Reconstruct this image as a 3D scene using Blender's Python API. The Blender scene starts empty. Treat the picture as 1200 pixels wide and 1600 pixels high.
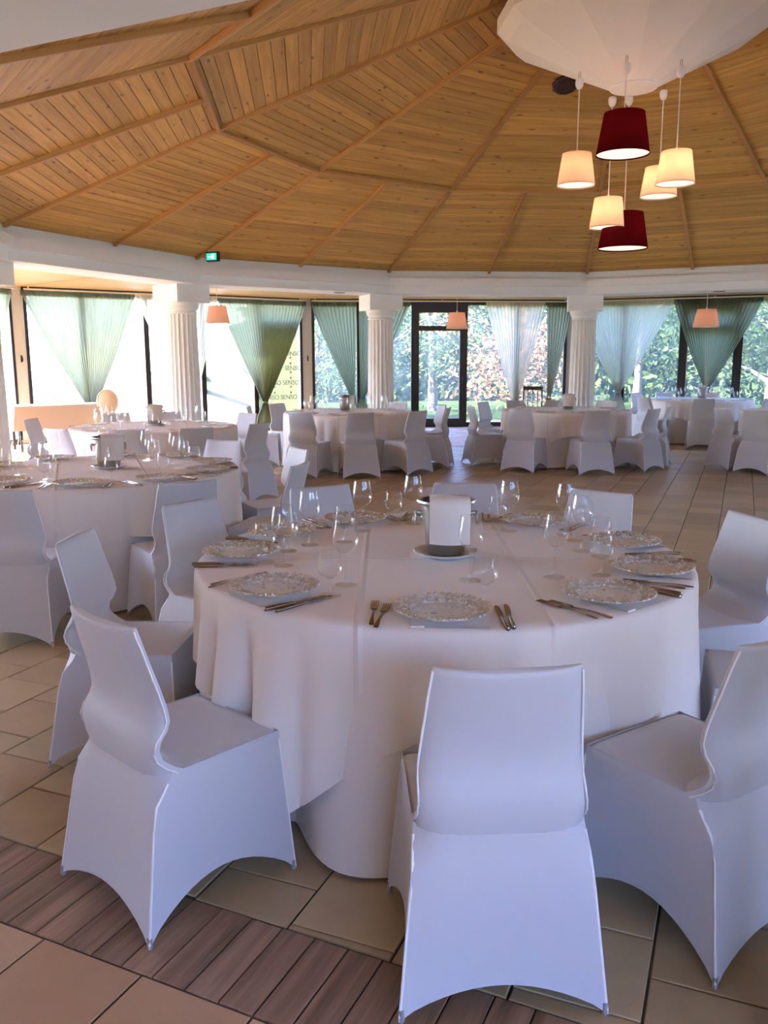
import bpy, bmesh, math, random
from mathutils import Matrix, Vector
S = bpy.context.scene
COL = S.collection
PI = math.pi
sin, cos, rad = math.sin, math.cos, math.radians
rng = random.Random(7)

# ------------------------------------------------------------------ camera
F_PX, PITCH, ROLL, EYE = 1328.19, 0.17797, -0.0025, 1.5
cam_d = bpy.data.cameras.new('camera'); cam = bpy.data.objects.new('camera', cam_d); COL.objects.link(cam)
cam_d.sensor_fit = 'VERTICAL'; cam_d.sensor_height = 36.0; cam_d.lens = F_PX / 1600 * 36.0
cam_d.clip_start = 0.02; cam_d.clip_end = 300
_f = Vector((0, cos(PITCH), -sin(PITCH))); _r = Vector((1, 0, 0)); _dn = Vector((0, -sin(PITCH), -cos(PITCH)))
_x = _r * cos(ROLL) - _dn * sin(ROLL); _d2 = _r * sin(ROLL) + _dn * cos(ROLL)
cam.matrix_world = Matrix(((_x[0], -_d2[0], -_f[0], 0), (_x[1], -_d2[1], -_f[1], 0), (_x[2], -_d2[2], -_f[2], EYE), (0, 0, 0, 1)))
S.camera = cam

# ------------------------------------------------------------------ world, sun, exposure
SUN_AZ, SUN_EL = rad(198), rad(37)
w = bpy.data.worlds.new('sky'); S.world = w; w.use_nodes = True
nt = w.node_tree; nt.nodes.clear()
sky = nt.nodes.new('ShaderNodeTexSky'); sky.sky_type = 'NISHITA'; sky.sun_disc = False
sky.sun_elevation = SUN_EL; sky.sun_rotation = PI / 2 - SUN_AZ
sky.air_density = 1.3; sky.dust_density = 0.4; sky.ozone_density = 3.0
bg = nt.nodes.new('ShaderNodeBackground'); bg.inputs['Strength'].default_value = 0.36
wo = nt.nodes.new('ShaderNodeOutputWorld')
tint = nt.nodes.new('ShaderNodeMix'); tint.data_type = 'RGBA'; tint.blend_type = 'MULTIPLY'; tint.inputs[0].default_value = 1.0; tint.inputs[7].default_value = (.83, .92, 1.42, 1)
nt.links.new(sky.outputs[0], tint.inputs[6]); nt.links.new(tint.outputs[2], bg.inputs[0]); nt.links.new(bg.outputs[0], wo.inputs[0])
sun_d = bpy.data.lights.new('sun', 'SUN'); sun_d.energy = 9.5; sun_d.angle = rad(0.6); sun_d.color = (1, .96, .80)
sun = bpy.data.objects.new('sun', sun_d); COL.objects.link(sun)
sun.rotation_euler = Vector((cos(SUN_EL) * cos(SUN_AZ), cos(SUN_EL) * sin(SUN_AZ), sin(SUN_EL))).to_track_quat('Z', 'Y').to_euler()
S.view_settings.view_transform = 'Standard'; S.view_settings.look = 'None'
S.view_settings.gamma = 1.0; S.view_settings.use_curve_mapping = False
S.view_settings.exposure = 3.15
S.cycles.max_bounces = 10; S.cycles.diffuse_bounces = 5; S.cycles.glossy_bounces = 4
S.cycles.transmission_bounces = 6; S.cycles.transparent_max_bounces = 40
S.cycles.use_denoising = True; S.cycles.sample_clamp_indirect = 8.0
S.cycles.caustics_reflective = False; S.cycles.caustics_refractive = False

# ------------------------------------------------------------------ room numbers
CX, CY, PHI = 2.2362, 8.1389, 0.08813
CEN = Vector((CX, CY, 0))
R_OUT, Z_AISLE = 11.4075, 2.78
R_BEAM, Z_SOFFIT = 6.25, 2.53
R_EAVE, Z_EAVE, Z_APEX, R_RING = 6.2839, 2.8974, 5.0927, 3.91
STEP = PI / 6
CA = cos(STEP / 2)
def ang(k): return PI / 2 + PHI - STEP * (k - 2.5)
def corner(R, k, z=0.0): return Vector((CX + R * cos(ang(k)), CY + R * sin(ang(k)), z))
OPEN_BAYS = (11, 0, 1, 2, 3, 4, 6, 7, 8)
WALL_L = 2 * R_OUT * sin(STEP / 2)
def bay_frame(k, R=R_OUT):
    """matrix: local x along the wall from corner k to k+1, y inward, z up"""
    a = corner(R, k); b = corner(R, k + 1); t = (b - a).normalized()
    n = Vector((-t.y, t.x, 0))
    if n.dot(CEN - a) < 0: n = -n
    return Matrix(((t.x, n.x, 0, a.x), (t.y, n.y, 0, a.y), (0, 0, 1, 0), (0, 0, 0, 1)))

# ------------------------------------------------------------------ object helpers
def put(name, mesh, mat=None, parent=None, label=None, cat=None, group=None, kind=None, loc=None, rotz=None, mtx=None):
    o = bpy.data.objects.new(name, mesh); COL.objects.link(o)
    if mat is not None and mesh is not None and not mesh.materials: mesh.materials.append(mat)
    if parent is not None: o.parent = parent
    if mtx is not None: o.matrix_local = mtx
    if loc is not None: o.location = loc
    if rotz is not None: o.rotation_euler = (0, 0, rotz)
    for k, v in (('label', label), ('category', cat), ('group', group), ('kind', kind)):
        if v: o[k] = v
    return o
def empty(name, label=None, cat=None, group=None, kind=None, loc=(0, 0, 0), rotz=0.0):
    return put(name, None, None, None, label, cat, group, kind, loc, rotz)
def copy_tree(root, loc=None, rotz=None, label=None, group=None):
    r = root.copy(); COL.objects.link(r)
    if loc is not None: r.location = loc
    if rotz is not None: r.rotation_euler = (0, 0, rotz)
    if label: r['label'] = label
    if group: r['group'] = group
    for ch in root.children:
        c = ch.copy(); COL.objects.link(c); c.parent = r
        for g in ch.children:
            d = g.copy(); COL.objects.link(d); d.parent = c
    return r
class MB:
    """collects vertices and faces of one mesh"""
    def __init__(self): self.v = []; self.f = []
    def add(self, v, f):
        n = len(self.v); self.v += [tuple(p) for p in v]; self.f += [tuple(i + n for i in q) for q in f]; return self
    def box(self, x0, x1, y0, y1, z0, z1, m=None, bottom=True):
        v = [Vector(p) for p in ((x0, y0, z0), (x1, y0, z0), (x1, y1, z0), (x0, y1, z0), (x0, y0, z1), (x1, y0, z1), (x1, y1, z1), (x0, y1, z1))]
        if m is not None: v = [m @ p for p in v]
        f = [(4, 5, 6, 7), (0, 1, 5, 4), (1, 2, 6, 5), (2, 3, 7, 6), (3, 0, 4, 7)]
        if bottom: f.append((3, 2, 1, 0))
        return self.add(v, f)
    def lathe(self, prof, n=24, c=(0, 0, 0), fn=None, m=None):
        v = []; f = []
        for j, (r, z) in enumerate(prof):
            for i in range(n):
                a = 2 * PI * i / n
                rr, zz = (r, z) if fn is None else fn(r, z, a, j)
                p = Vector((c[0] + rr * cos(a), c[1] + rr * sin(a), c[2] + zz))
                v.append(m @ p if m is not None else p)
        for j in range(len(prof) - 1):
            for i in range(n):
                k = (i + 1) % n
                f.append((j * n + i, j * n + k, (j + 1) * n + k, (j + 1) * n + i))
        if prof[0][0] > 1e-6 and getattr(self, 'cap0', False): f.append(tuple(range(n - 1, -1, -1)))
        return self.add(v, f)
    def disc(self, r, z, n=24, c=(0, 0, 0), up=True):
        v = [(c[0] + r * cos(2 * PI * i / n), c[1] + r * sin(2 * PI * i / n), c[2] + z) for i in range(n)]
        return self.add(v, [tuple(range(n)) if up else tuple(range(n - 1, -1, -1))])
    def tube(self, pts, r, n=8, caps=True):
        pts = [Vector(p) for p in pts]; v = []; f = []
        for i, p in enumerate(pts):
            t = (pts[min(i + 1, len(pts) - 1)] - pts[max(i - 1, 0)]).normalized()
            a = t.cross(Vector((0, 0, 1)) if abs(t.z) < .9 else Vector((1, 0, 0))).normalized(); b = t.cross(a)
            rr = r[i] if isinstance(r, (list, tuple)) else r
            for k in range(n):
                q = 2 * PI * k / n; v.append(p + a * rr * cos(q) + b * rr * sin(q))
        for i in range(len(pts) - 1):
            for k in range(n):
                l = (k + 1) % n; f.append((i * n + k, i * n + l, (i + 1) * n + l, (i + 1) * n + k))
        if caps: f += [tuple(range(n - 1, -1, -1)), tuple(range((len(pts) - 1) * n, len(pts) * n))]
        return self.add(v, f)
    def grid(self, nu, nv, fn, closed=False):
        v = [fn(i, j) for j in range(nv) for i in range(nu)]; f = []
        for j in range(nv - 1):
            for i in range(nu if closed else nu - 1):
                k = (i + 1) % nu
                f.append((j * nu + i, j * nu + k, (j + 1) * nu + k, (j + 1) * nu + i))
        return self.add(v, f)
    def mesh(self, name='m', smooth=None):
        me = bpy.data.meshes.new(name); me.from_pydata(self.v, [], self.f); me.validate()
        bm = bmesh.new(); bm.from_mesh(me); bmesh.ops.recalc_face_normals(bm, faces=bm.faces); bm.to_mesh(me); bm.free()
        if smooth is not None:
            me.shade_smooth()
            if smooth < 180: me.set_sharp_from_angle(angle=rad(smooth))
        return me
def bevel_box(x, y, z, b=.005, seg=2):
    bm = bmesh.new(); bmesh.ops.create_cube(bm, size=1)
    for q in bm.verts: q.co = Vector((q.co.x * x, q.co.y * y, q.co.z * z))
    bmesh.ops.bevel(bm, geom=bm.edges[:], offset=b, segments=seg, affect='EDGES')
    me = bpy.data.meshes.new('b'); bm.to_mesh(me); bm.free(); me.shade_smooth(); me.set_sharp_from_angle(angle=rad(40)); return me

# ------------------------------------------------------------------ materials
def new_mat(name):
    m = bpy.data.materials.new(name); m.use_nodes = True; t = m.node_tree; t.nodes.clear()
    out = t.nodes.new('ShaderNodeOutputMaterial'); return m, t, out
def N(t, typ, **kw):
    n = t.nodes.new(typ)
    for k, v in kw.items():
        if k in n.inputs: n.inputs[k].default_value = v
        else: setattr(n, k, v)
    return n
def pbsdf(t, out, col, rough=.5, metal=0.0, spec=.5, sheen=0.0):
    p = t.nodes.new('ShaderNodeBsdfPrincipled')
    if col is not None: p.inputs['Base Color'].default_value = (*col, 1)
    p.inputs['Roughness'].default_value = rough; p.inputs['Metallic'].default_value = metal
    p.inputs['Specular IOR Level'].default_value = spec
    if sheen: p.inputs['Sheen Weight'].default_value = sheen
    t.links.new(p.outputs[0], out.inputs[0]); return p
def plain(name, col, rough=.5, metal=0.0, spec=.5, noise=.06, scale=8.0, bump=0.0, sheen=0.0):
    m, t, out = new_mat(name); p = pbsdf(t, out, col, rough, metal, spec, sheen)
    tc = N(t, 'ShaderNodeTexCoord'); nz = N(t, 'ShaderNodeTexNoise', Scale=scale, Detail=4.0)
    t.links.new(tc.outputs['Object'], nz.inputs['Vector'])
    mx = N(t, 'ShaderNodeMix', data_type='RGBA'); mx.inputs[6].default_value = (*[c * (1 - noise) for c in col], 1)
    mx.inputs[7].default_value = (*[min(1, c * (1 + noise)) for c in col], 1)
    t.links.new(nz.outputs[0], mx.inputs[0]); t.links.new(mx.outputs[2], p.inputs['Base Color'])
    if bump:
        b = N(t, 'ShaderNodeBump', Strength=bump, Distance=.004); t.links.new(nz.outputs[0], b.inputs['Height']); t.links.new(b.outputs[0], p.inputs['Normal'])
    return m
def wood(name, dark, light, knot, grain=(1.2, 22, 22), rough=.55, knots=True, coat=0.0):
    """boards: grain runs along local x; every board differs through Object Info"""
    m, t, out = new_mat(name); p = pbsdf(t, out, None, rough, 0, .35)
    tc = N(t, 'ShaderNodeTexCoord'); oi = N(t, 'ShaderNodeObjectInfo')
    off = N(t, 'ShaderNodeVectorMath', operation='SCALE'); off.inputs['Scale'].default_value = 57.0
    cx = N(t, 'ShaderNodeCombineXYZ'); 
    for i in range(3): t.links.new(oi.outputs['Random'], cx.inputs[i])
    t.links.new(cx.outputs[0], off.inputs[0])
    ad = N(t, 'ShaderNodeVectorMath', operation='ADD'); t.links.new(tc.outputs['Object'], ad.inputs[0]); t.links.new(off.outputs[0], ad.inputs[1])
    mp = N(t, 'ShaderNodeMapping'); mp.inputs['Scale'].default_value = grain; t.links.new(ad.outputs[0], mp.inputs[0])
    nz = N(t, 'ShaderNodeTexNoise', Scale=1.0, Detail=6.0, Roughness=.62, Distortion=.4); t.links.new(mp.outputs[0], nz.inputs['Vector'])
    rp = N(t, 'ShaderNodeValToRGB'); rp.color_ramp.elements[0].position = .3; rp.color_ramp.elements[1].position = .72
    rp.color_ramp.elements[0].color = (*dark, 1); rp.color_ramp.elements[1].color = (*light, 1); t.links.new(nz.outputs[0], rp.inputs[0])
    hs = N(t, 'ShaderNodeHueSaturation'); t.links.new(rp.outputs[0], hs.inputs['Color'])
    mr = N(t, 'ShaderNodeMapRange'); mr.inputs[3].default_value = .82; mr.inputs[4].default_value = 1.14
    t.links.new(oi.outputs['Random'], mr.inputs[0]); t.links.new(mr.outputs[0], hs.inputs['Value'])
    col = hs.outputs[0]
    if knots:
        mk = N(t, 'ShaderNodeMapping'); mk.inputs['Scale'].default_value = (2.6, 7.5, 2.0); t.links.new(ad.outputs[0], mk.inputs[0])
        vo = N(t, 'ShaderNodeTexVoronoi', Scale=1.0); vo.voronoi_dimensions = '2D'; t.links.new(mk.outputs[0], vo.inputs['Vector'])
        kr = N(t, 'ShaderNodeValToRGB'); kr.color_ramp.elements[0].position = .05; kr.color_ramp.elements[1].position = .13
        kr.color_ramp.elements[0].color = (1, 1, 1, 1); kr.color_ramp.elements[1].color = (0, 0, 0, 1); t.links.new(vo.outputs['Distance'], kr.inputs[0])
        mx = N(t, 'ShaderNodeMix', data_type='RGBA'); 
        gt = N(t, 'ShaderNodeSeparateColor'); t.links.new(vo.outputs['Color'], gt.inputs[0])
        gm = N(t, 'ShaderNodeMapRange'); gm.inputs[1].default_value = .5; gm.inputs[2].default_value = .9; gm.inputs[3].default_value = 0; gm.inputs[4].default_value = .85; t.links.new(gt.outputs[0], gm.inputs[0])
        kk = N(t, 'ShaderNodeMath', operation='MULTIPLY'); t.links.new(kr.outputs[0], kk.inputs[0]); t.links.new(gm.outputs[0], kk.inputs[1])
        t.links.new(kk.outputs[0], mx.inputs[0]); t.links.new(col, mx.inputs[6]); mx.inputs[7].default_value = (*knot, 1)
        col = mx.outputs[2]
    t.links.new(col, p.inputs['Base Color'])
    b = N(t, 'ShaderNodeBump', Strength=.15, Distance=.003); t.links.new(nz.outputs[0], b.inputs['Height']); t.links.new(b.outputs[0], p.inputs['Normal'])
    return m
def tile_mat(name, dark, light, rough=.4):
    m, t, out = new_mat(name); p = pbsdf(t, out, None, rough, 0, .5)
    geo = N(t, 'ShaderNodeNewGeometry'); oi = N(t, 'ShaderNodeObjectInfo')
    rnd = N(t, 'ShaderNodeMath', operation='ADD'); t.links.new(geo.outputs['Random Per Island'], rnd.inputs[0]); t.links.new(oi.outputs['Random'], rnd.inputs[1])
    fr = N(t, 'ShaderNodeMath', operation='FRACT'); t.links.new(rnd.outputs[0], fr.inputs[0])
    nz = N(t, 'ShaderNodeTexNoise', Scale=5.5, Detail=6.0, Roughness=.65); t.links.new(geo.outputs['Position'], nz.inputs['Vector'])
    mm = N(t, 'ShaderNodeMath', operation='MULTIPLY_ADD'); t.links.new(fr.outputs[0], mm.inputs[0]); mm.inputs[1].default_value = .5
    sb = N(t, 'ShaderNodeMath', operation='MULTIPLY'); t.links.new(nz.outputs[0], sb.inputs[0]); sb.inputs[1].default_value = .62
    t.links.new(sb.outputs[0], mm.inputs[2])
    rp = N(t, 'ShaderNodeValToRGB'); rp.color_ramp.elements[0].position = .15; rp.color_ramp.elements[1].position = .9
    rp.color_ramp.elements[0].color = (*dark, 1); rp.color_ramp.elements[1].color = (*light, 1)
    t.links.new(mm.outputs[0], rp.inputs[0]); t.links.new(rp.outputs[0], p.inputs['Base Color'])
    n2 = N(t, 'ShaderNodeTexNoise', Scale=26.0, Detail=4.0); t.links.new(geo.outputs['Position'], n2.inputs['Vector'])
    b = N(t, 'ShaderNodeBump', Strength=.25, Distance=.003); t.links.new(n2.outputs[0], b.inputs['Height']); t.links.new(b.outputs[0], p.inputs['Normal'])
    r2 = N(t, 'ShaderNodeMapRange'); r2.inputs[3].default_value = rough - .1; r2.inputs[4].default_value = rough + .18
    t.links.new(nz.outputs[0], r2.inputs[0]); t.links.new(r2.outputs[0], p.inputs['Roughness'])
    return m
def sheer(name, col, cover=.72, tcol=(1, 1, 1)):
    m, t, out = new_mat(name)
    tr = N(t, 'ShaderNodeBsdfTransparent'); tr.inputs[0].default_value = (*tcol, 1)
    tl = N(t, 'ShaderNodeBsdfTranslucent'); tl.inputs[0].default_value = (*col, 1)
    df = N(t, 'ShaderNodeBsdfDiffuse'); df.inputs[0].default_value = (*col, 1)
    tc = N(t, 'ShaderNodeTexCoord'); mp = N(t, 'ShaderNodeMapping'); mp.inputs['Scale'].default_value = (30, 30, 1.5)
    nz = N(t, 'ShaderNodeTexNoise', Scale=1.0, Detail=3.0); t.links.new(tc.outputs['Object'], mp.inputs[0]); t.links.new(mp.outputs[0], nz.inputs['Vector'])
    mr = N(t, 'ShaderNodeMapRange'); mr.inputs[3].default_value = cover - .035; mr.inputs[4].default_value = min(1, cover + .035); t.links.new(nz.outputs[0], mr.inputs[0])
    a = N(t, 'ShaderNodeMixShader'); a.inputs[0].default_value = .4; t.links.new(tl.outputs[0], a.inputs[1]); t.links.new(df.outputs[0], a.inputs[2])
    b = N(t, 'ShaderNodeMixShader'); t.links.new(mr.outputs[0], b.inputs[0]); t.links.new(tr.outputs[0], b.inputs[1]); t.links.new(a.outputs[0], b.inputs[2])
    t.links.new(b.outputs[0], out.inputs[0]); return m
def glass(name, tint=(1, 1, 1), haze=0.0, edge=.5, rough=.02, base=.03, sparkle=0.0, facets=0.0):
    """thin clear glass: see-through, glossy towards grazing angles, with an optional milky haze or painted white glints"""
    m, t, out = new_mat(name)
    tr = N(t, 'ShaderNodeBsdfTransparent'); tr.inputs[0].default_value = (*tint, 1)
    gl = N(t, 'ShaderNodeBsdfGlossy', Roughness=rough)
    lw = N(t, 'ShaderNodeLayerWeight', Blend=.5); pw = N(t, 'ShaderNodeMath', operation='POWER'); pw.inputs[1].default_value = 3.3; t.links.new(lw.outputs['Facing'], pw.inputs[0])
    mr = N(t, 'ShaderNodeMapRange'); mr.inputs[3].default_value = base; mr.inputs[4].default_value = edge
    t.links.new(pw.outputs[0], mr.inputs[0])
    mx = N(t, 'ShaderNodeMixShader'); t.links.new(mr.outputs[0], mx.inputs[0])
    src = tr.outputs[0]
    if facets:  # random white diffuse cells, painted in as glints of the glass
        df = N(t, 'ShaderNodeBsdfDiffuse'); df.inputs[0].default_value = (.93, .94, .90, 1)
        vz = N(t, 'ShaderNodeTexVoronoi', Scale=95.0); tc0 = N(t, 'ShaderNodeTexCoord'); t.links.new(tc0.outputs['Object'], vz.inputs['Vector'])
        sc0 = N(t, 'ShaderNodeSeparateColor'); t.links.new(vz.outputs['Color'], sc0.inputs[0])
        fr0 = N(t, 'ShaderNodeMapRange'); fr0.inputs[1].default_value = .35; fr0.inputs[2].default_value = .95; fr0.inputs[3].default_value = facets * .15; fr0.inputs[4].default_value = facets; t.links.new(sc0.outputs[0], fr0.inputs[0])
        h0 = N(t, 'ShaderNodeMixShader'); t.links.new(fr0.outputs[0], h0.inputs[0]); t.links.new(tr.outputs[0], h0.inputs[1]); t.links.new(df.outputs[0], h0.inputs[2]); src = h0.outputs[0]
    if haze:
        tl = N(t, 'ShaderNodeBsdfTranslucent'); tl.inputs[0].default_value = (.9, .90, .76, 1)
        nz = N(t, 'ShaderNodeTexNoise', Scale=2.2, Detail=7.0, Roughness=.7); geo = N(t, 'ShaderNodeNewGeometry'); t.links.new(geo.outputs['Position'], nz.inputs['Vector'])
        hr = N(t, 'ShaderNodeMapRange'); hr.inputs[1].default_value = .3; hr.inputs[2].default_value = .7; hr.inputs[3].default_value = haze * .6; hr.inputs[4].default_value = haze * 1.4
        t.links.new(nz.outputs[0], hr.inputs[0])
        h = N(t, 'ShaderNodeMixShader'); t.links.new(hr.outputs[0], h.inputs[0]); t.links.new(tr.outputs[0], h.inputs[1]); t.links.new(tl.outputs[0], h.inputs[2]); src = h.outputs[0]
    t.links.new(src, mx.inputs[1]); t.links.new(gl.outputs[0], mx.inputs[2])
    if sparkle:
        n2 = N(t, 'ShaderNodeTexVoronoi', Scale=70.0); geo2 = N(t, 'ShaderNodeTexCoord'); t.links.new(geo2.outputs['Object'], n2.inputs['Vector'])
        b = N(t, 'ShaderNodeBump', Strength=sparkle, Distance=.004); t.links.new(n2.outputs['Distance'], b.inputs['Height']); t.links.new(b.outputs[0], gl.inputs['Normal'])
    t.links.new(mx.outputs[0], out.inputs[0]); return m
def cloth_mat(name, col, creases=()):
    m, t, out = new_mat(name); p = pbsdf(t, out, col, .8, 0, .25, .15)
    tc = N(t, 'ShaderNodeTexCoord'); nz = N(t, 'ShaderNodeTexNoise', Scale=3.0, Detail=5.0)
    t.links.new(tc.outputs['Object'], nz.inputs['Vector']); h = nz.outputs[0]
    sc = N(t, 'ShaderNodeMath', operation='MULTIPLY'); sc.inputs[1].default_value = .35; t.links.new(h, sc.inputs[0]); h = sc.outputs[0]
    if creases:
        sx = N(t, 'ShaderNodeSeparateXYZ'); t.links.new(tc.outputs['Object'], sx.inputs[0])
        for axis, x0 in creases:
            a = N(t, 'ShaderNodeMath', operation='SUBTRACT'); a.inputs[1].default_value = x0; t.links.new(sx.outputs[axis], a.inputs[0])
            b = N(t, 'ShaderNodeMath', operation='ABSOLUTE'); t.links.new(a.outputs[0], b.inputs[0])
            c = N(t, 'ShaderNodeMapRange'); c.inputs[1].default_value = 0; c.inputs[2].default_value = .014; c.inputs[3].default_value = .8; c.inputs[4].default_value = 0; t.links.new(b.outputs[0], c.inputs[0])
            d = N(t, 'ShaderNodeMath', operation='ADD'); t.links.new(h, d.inputs[0]); t.links.new(c.outputs[0], d.inputs[1]); h = d.outputs[0]
    bp = N(t, 'ShaderNodeBump', Strength=.6, Distance=.01); t.links.new(h, bp.inputs['Height']); t.links.new(bp.outputs[0], p.inputs['Normal'])
    return m
def emit(name, col, s):
    m, t, out = new_mat(name); e = N(t, 'ShaderNodeEmission', Strength=s); e.inputs[0].default_value = (*col, 1); t.links.new(e.outputs[0], out.inputs[0]); return m

M = {}
M['plaster'] = plain('plaster', (.74, .75, .71), .7, noise=.03, scale=3)
M['beam'] = plain('beam_paint', (.80, .82, .79), .6, noise=.03, scale=2)
M['column'] = plain('column_paint', (.84, .84, .80), .6, noise=.03)
M['pine'] = wood('pine_board', (.46, .25, .058), (.70, .42, .118), (.17, .065, .018))
M['batten'] = wood('pine_batten', (.44, .23, .07), (.62, .36, .13), (.1, .04, .01), (1.0, 30, 30), knots=False)
M['dark_wood'] = plain('dark_backing', (.06, .03, .012), .8)
M['aisle_wood'] = wood('aisle_ply', (.55, .36, .17), (.72, .50, .25), (.3, .15, .05), (1.0, 8, 8), knots=False)
M['tile'] = tile_mat('hall_tile', (.30, .205, .10), (.56, .425, .235), .33)
M['tile_out'] = tile_mat('aisle_tile', (.41, .24, .125), (.58, .37, .205), .45)
M['band'] = wood('wood_look_tile', (.16, .095, .055), (.42, .26, .16), (.1, .05, .03), (2.0, 26, 26), .42, knots=False)
M['grout'] = plain('grout', (.085, .065, .048), .9, scale=30)
M['frame'] = plain('dark_frame', (.018, .013, .011), .35)
M['post'] = plain('white_post', (.62, .60, .54), .5)
M['pane'] = glass('window_glass', haze=.045, edge=.5, base=.02)
M['rod'] = plain('rod', (.75, .66, .45), .4)
M['sage'] = sheer('sage_sheer', (.215, .225, .125), .965, (.80, .80, .62))
M['sage_hem'] = sheer('sage_heading', (.16, .2, .17), .85)
M['ivory'] = sheer('ivory_sheer', (.62, .585, .41), .82)
M['ivory_hem'] = sheer('ivory_heading', (.75, .68, .55), .85)
M['chair'] = plain('stretch_cover', (.56, .56, .58), .55, spec=.35, noise=.015, scale=40, sheen=.2)
M['piping'] = plain('cover_seam', (.88, .87, .86), .4)
M['foot'] = plain('chair_foot', (.30, .29, .29), .5)
M['cloth'] = cloth_mat('table_cloth', (.80, .74, .68))
M['topper'] = cloth_mat('topper_cloth', (.82, .755, .69), ((0, -.295), (0, .262), (1, -.06)))
M['napkin'] = cloth_mat('napkin_cloth', (.80, .77, .74))
M['pinkcloth'] = cloth_mat('pink_cloth', (.55, .45, .36))
M['tablewood'] = plain('table_board', (.30, .2, .12), .6)
M['glass'] = glass('clear_glass', (.985, .99, .985), edge=.9, base=.05)
M['glass_foot'] = glass('clear_glass_foot', (.99, .995, .99), edge=.45, base=.02)
M['plate'] = glass('pressed_glass', (.98, .985, .98), edge=.35, base=.03, rough=.06, sparkle=.5, facets=.30)  # facets paints faint white glints into the well
M['plate_rim'] = glass('pressed_glass_rim', (.97, .98, .97), edge=.6, base=.12, rough=.03, sparkle=1.0, facets=.95)  # facets paints strong white glints over the rim
M['film'] = sheer('printed_film', (.42, .42, .27), .88, (.9, .9, .75))
M['steel'] = plain('cutlery_steel', (.30, .255, .22), .22, 1.0, noise=.05)
M['bucket'] = plain('brushed_aluminium', (.46, .48, .45), .34, 1.0, noise=.06, scale=20)
M['black'] = plain('black_liner', (.012, .012, .012), .3)
M['china'] = plain('white_china', (.80, .81, .82), .15)
M['shade'] = sheer('ivory_shade', (.80, .66, .56), .97)
M['shade_red'] = sheer('burgundy_shade', (.11, .006, .011), .985)
M['shade_tan'] = sheer('tan_shade', (.70, .53, .46), .97)
M['canopy'] = plain('canopy_paint', (.90, .91, .87), .6, noise=.02)
M['lamp_disc'] = emit('lamp_diffuser', (1, .78, .52), .2)
M['cord'] = plain('lamp_cord', (.78, .72, .62), .5)
M['plastic'] = plain('white_plastic', (.82, .80, .76), .35)
M['exit'] = emit('exit_glow', (.02, .75, .42), .2)
M['exit_white'] = emit('exit_picto', (.45, 1, .8), .25)
M['oak'] = plain('dark_chair_wood', (.05, .032, .02), .4)
M['cream'] = plain('cream_uphol', (.78, .62, .42), .6)
M['creamframe'] = plain('cream_frame', (.85, .8, .7), .45)
M['pave'] = plain('terrace_stone', (.50, .46, .38), .8, noise=.08, scale=1.5)
M['deck'] = plain('deck_paving', (.26, .24, .20), .8, noise=.08, scale=1.5)
M['lawn'] = plain('lawn', (.035, .055, .018), .95, spec=0, noise=.3, scale=.6)
M['bark'] = plain('bark', (.16, .12, .085), .9, noise=.3)
def leaf_mat(name, col):
    m, t, out = new_mat(name)
    tl = N(t, 'ShaderNodeBsdfTranslucent'); tl.inputs[0].default_value = (*[c * 1.2 for c in col], 1)
    df = N(t, 'ShaderNodeBsdfDiffuse')
    geo = N(t, 'ShaderNodeNewGeometry'); hs = N(t, 'ShaderNodeHueSaturation'); hs.inputs['Color'].default_value = (*col, 1)
    mr = N(t, 'ShaderNodeMapRange'); mr.inputs[3].default_value = .6; mr.inputs[4].default_value = 1.5; t.links.new(geo.outputs['Random Per Island'], mr.inputs[0])
    t.links.new(mr.outputs[0], hs.inputs['Value']); t.links.new(hs.outputs[0], df.inputs[0])
    a = N(t, 'ShaderNodeMixShader'); a.inputs[0].default_value = .45; t.links.new(df.outputs[0], a.inputs[1]); t.links.new(tl.outputs[0], a.inputs[2])
    t.links.new(a.outputs[0], out.inputs[0]); return m
M['leaf'] = leaf_mat('green_leaf', (.050, .074, .029))
M['hedge'] = leaf_mat('hedge_leaf', (.030, .036, .022))
M['leaf2'] = leaf_mat('olive_leaf', (.085, .11, .05))
M['leaf_red'] = leaf_mat('russet_leaf', (.22, .12, .06))
M['stain'] = plain('speaker_cover', (.05, .018, .012), .6)
M['letter'] = plain('grey_lettering', (.16, .18, .13), .6)

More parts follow.
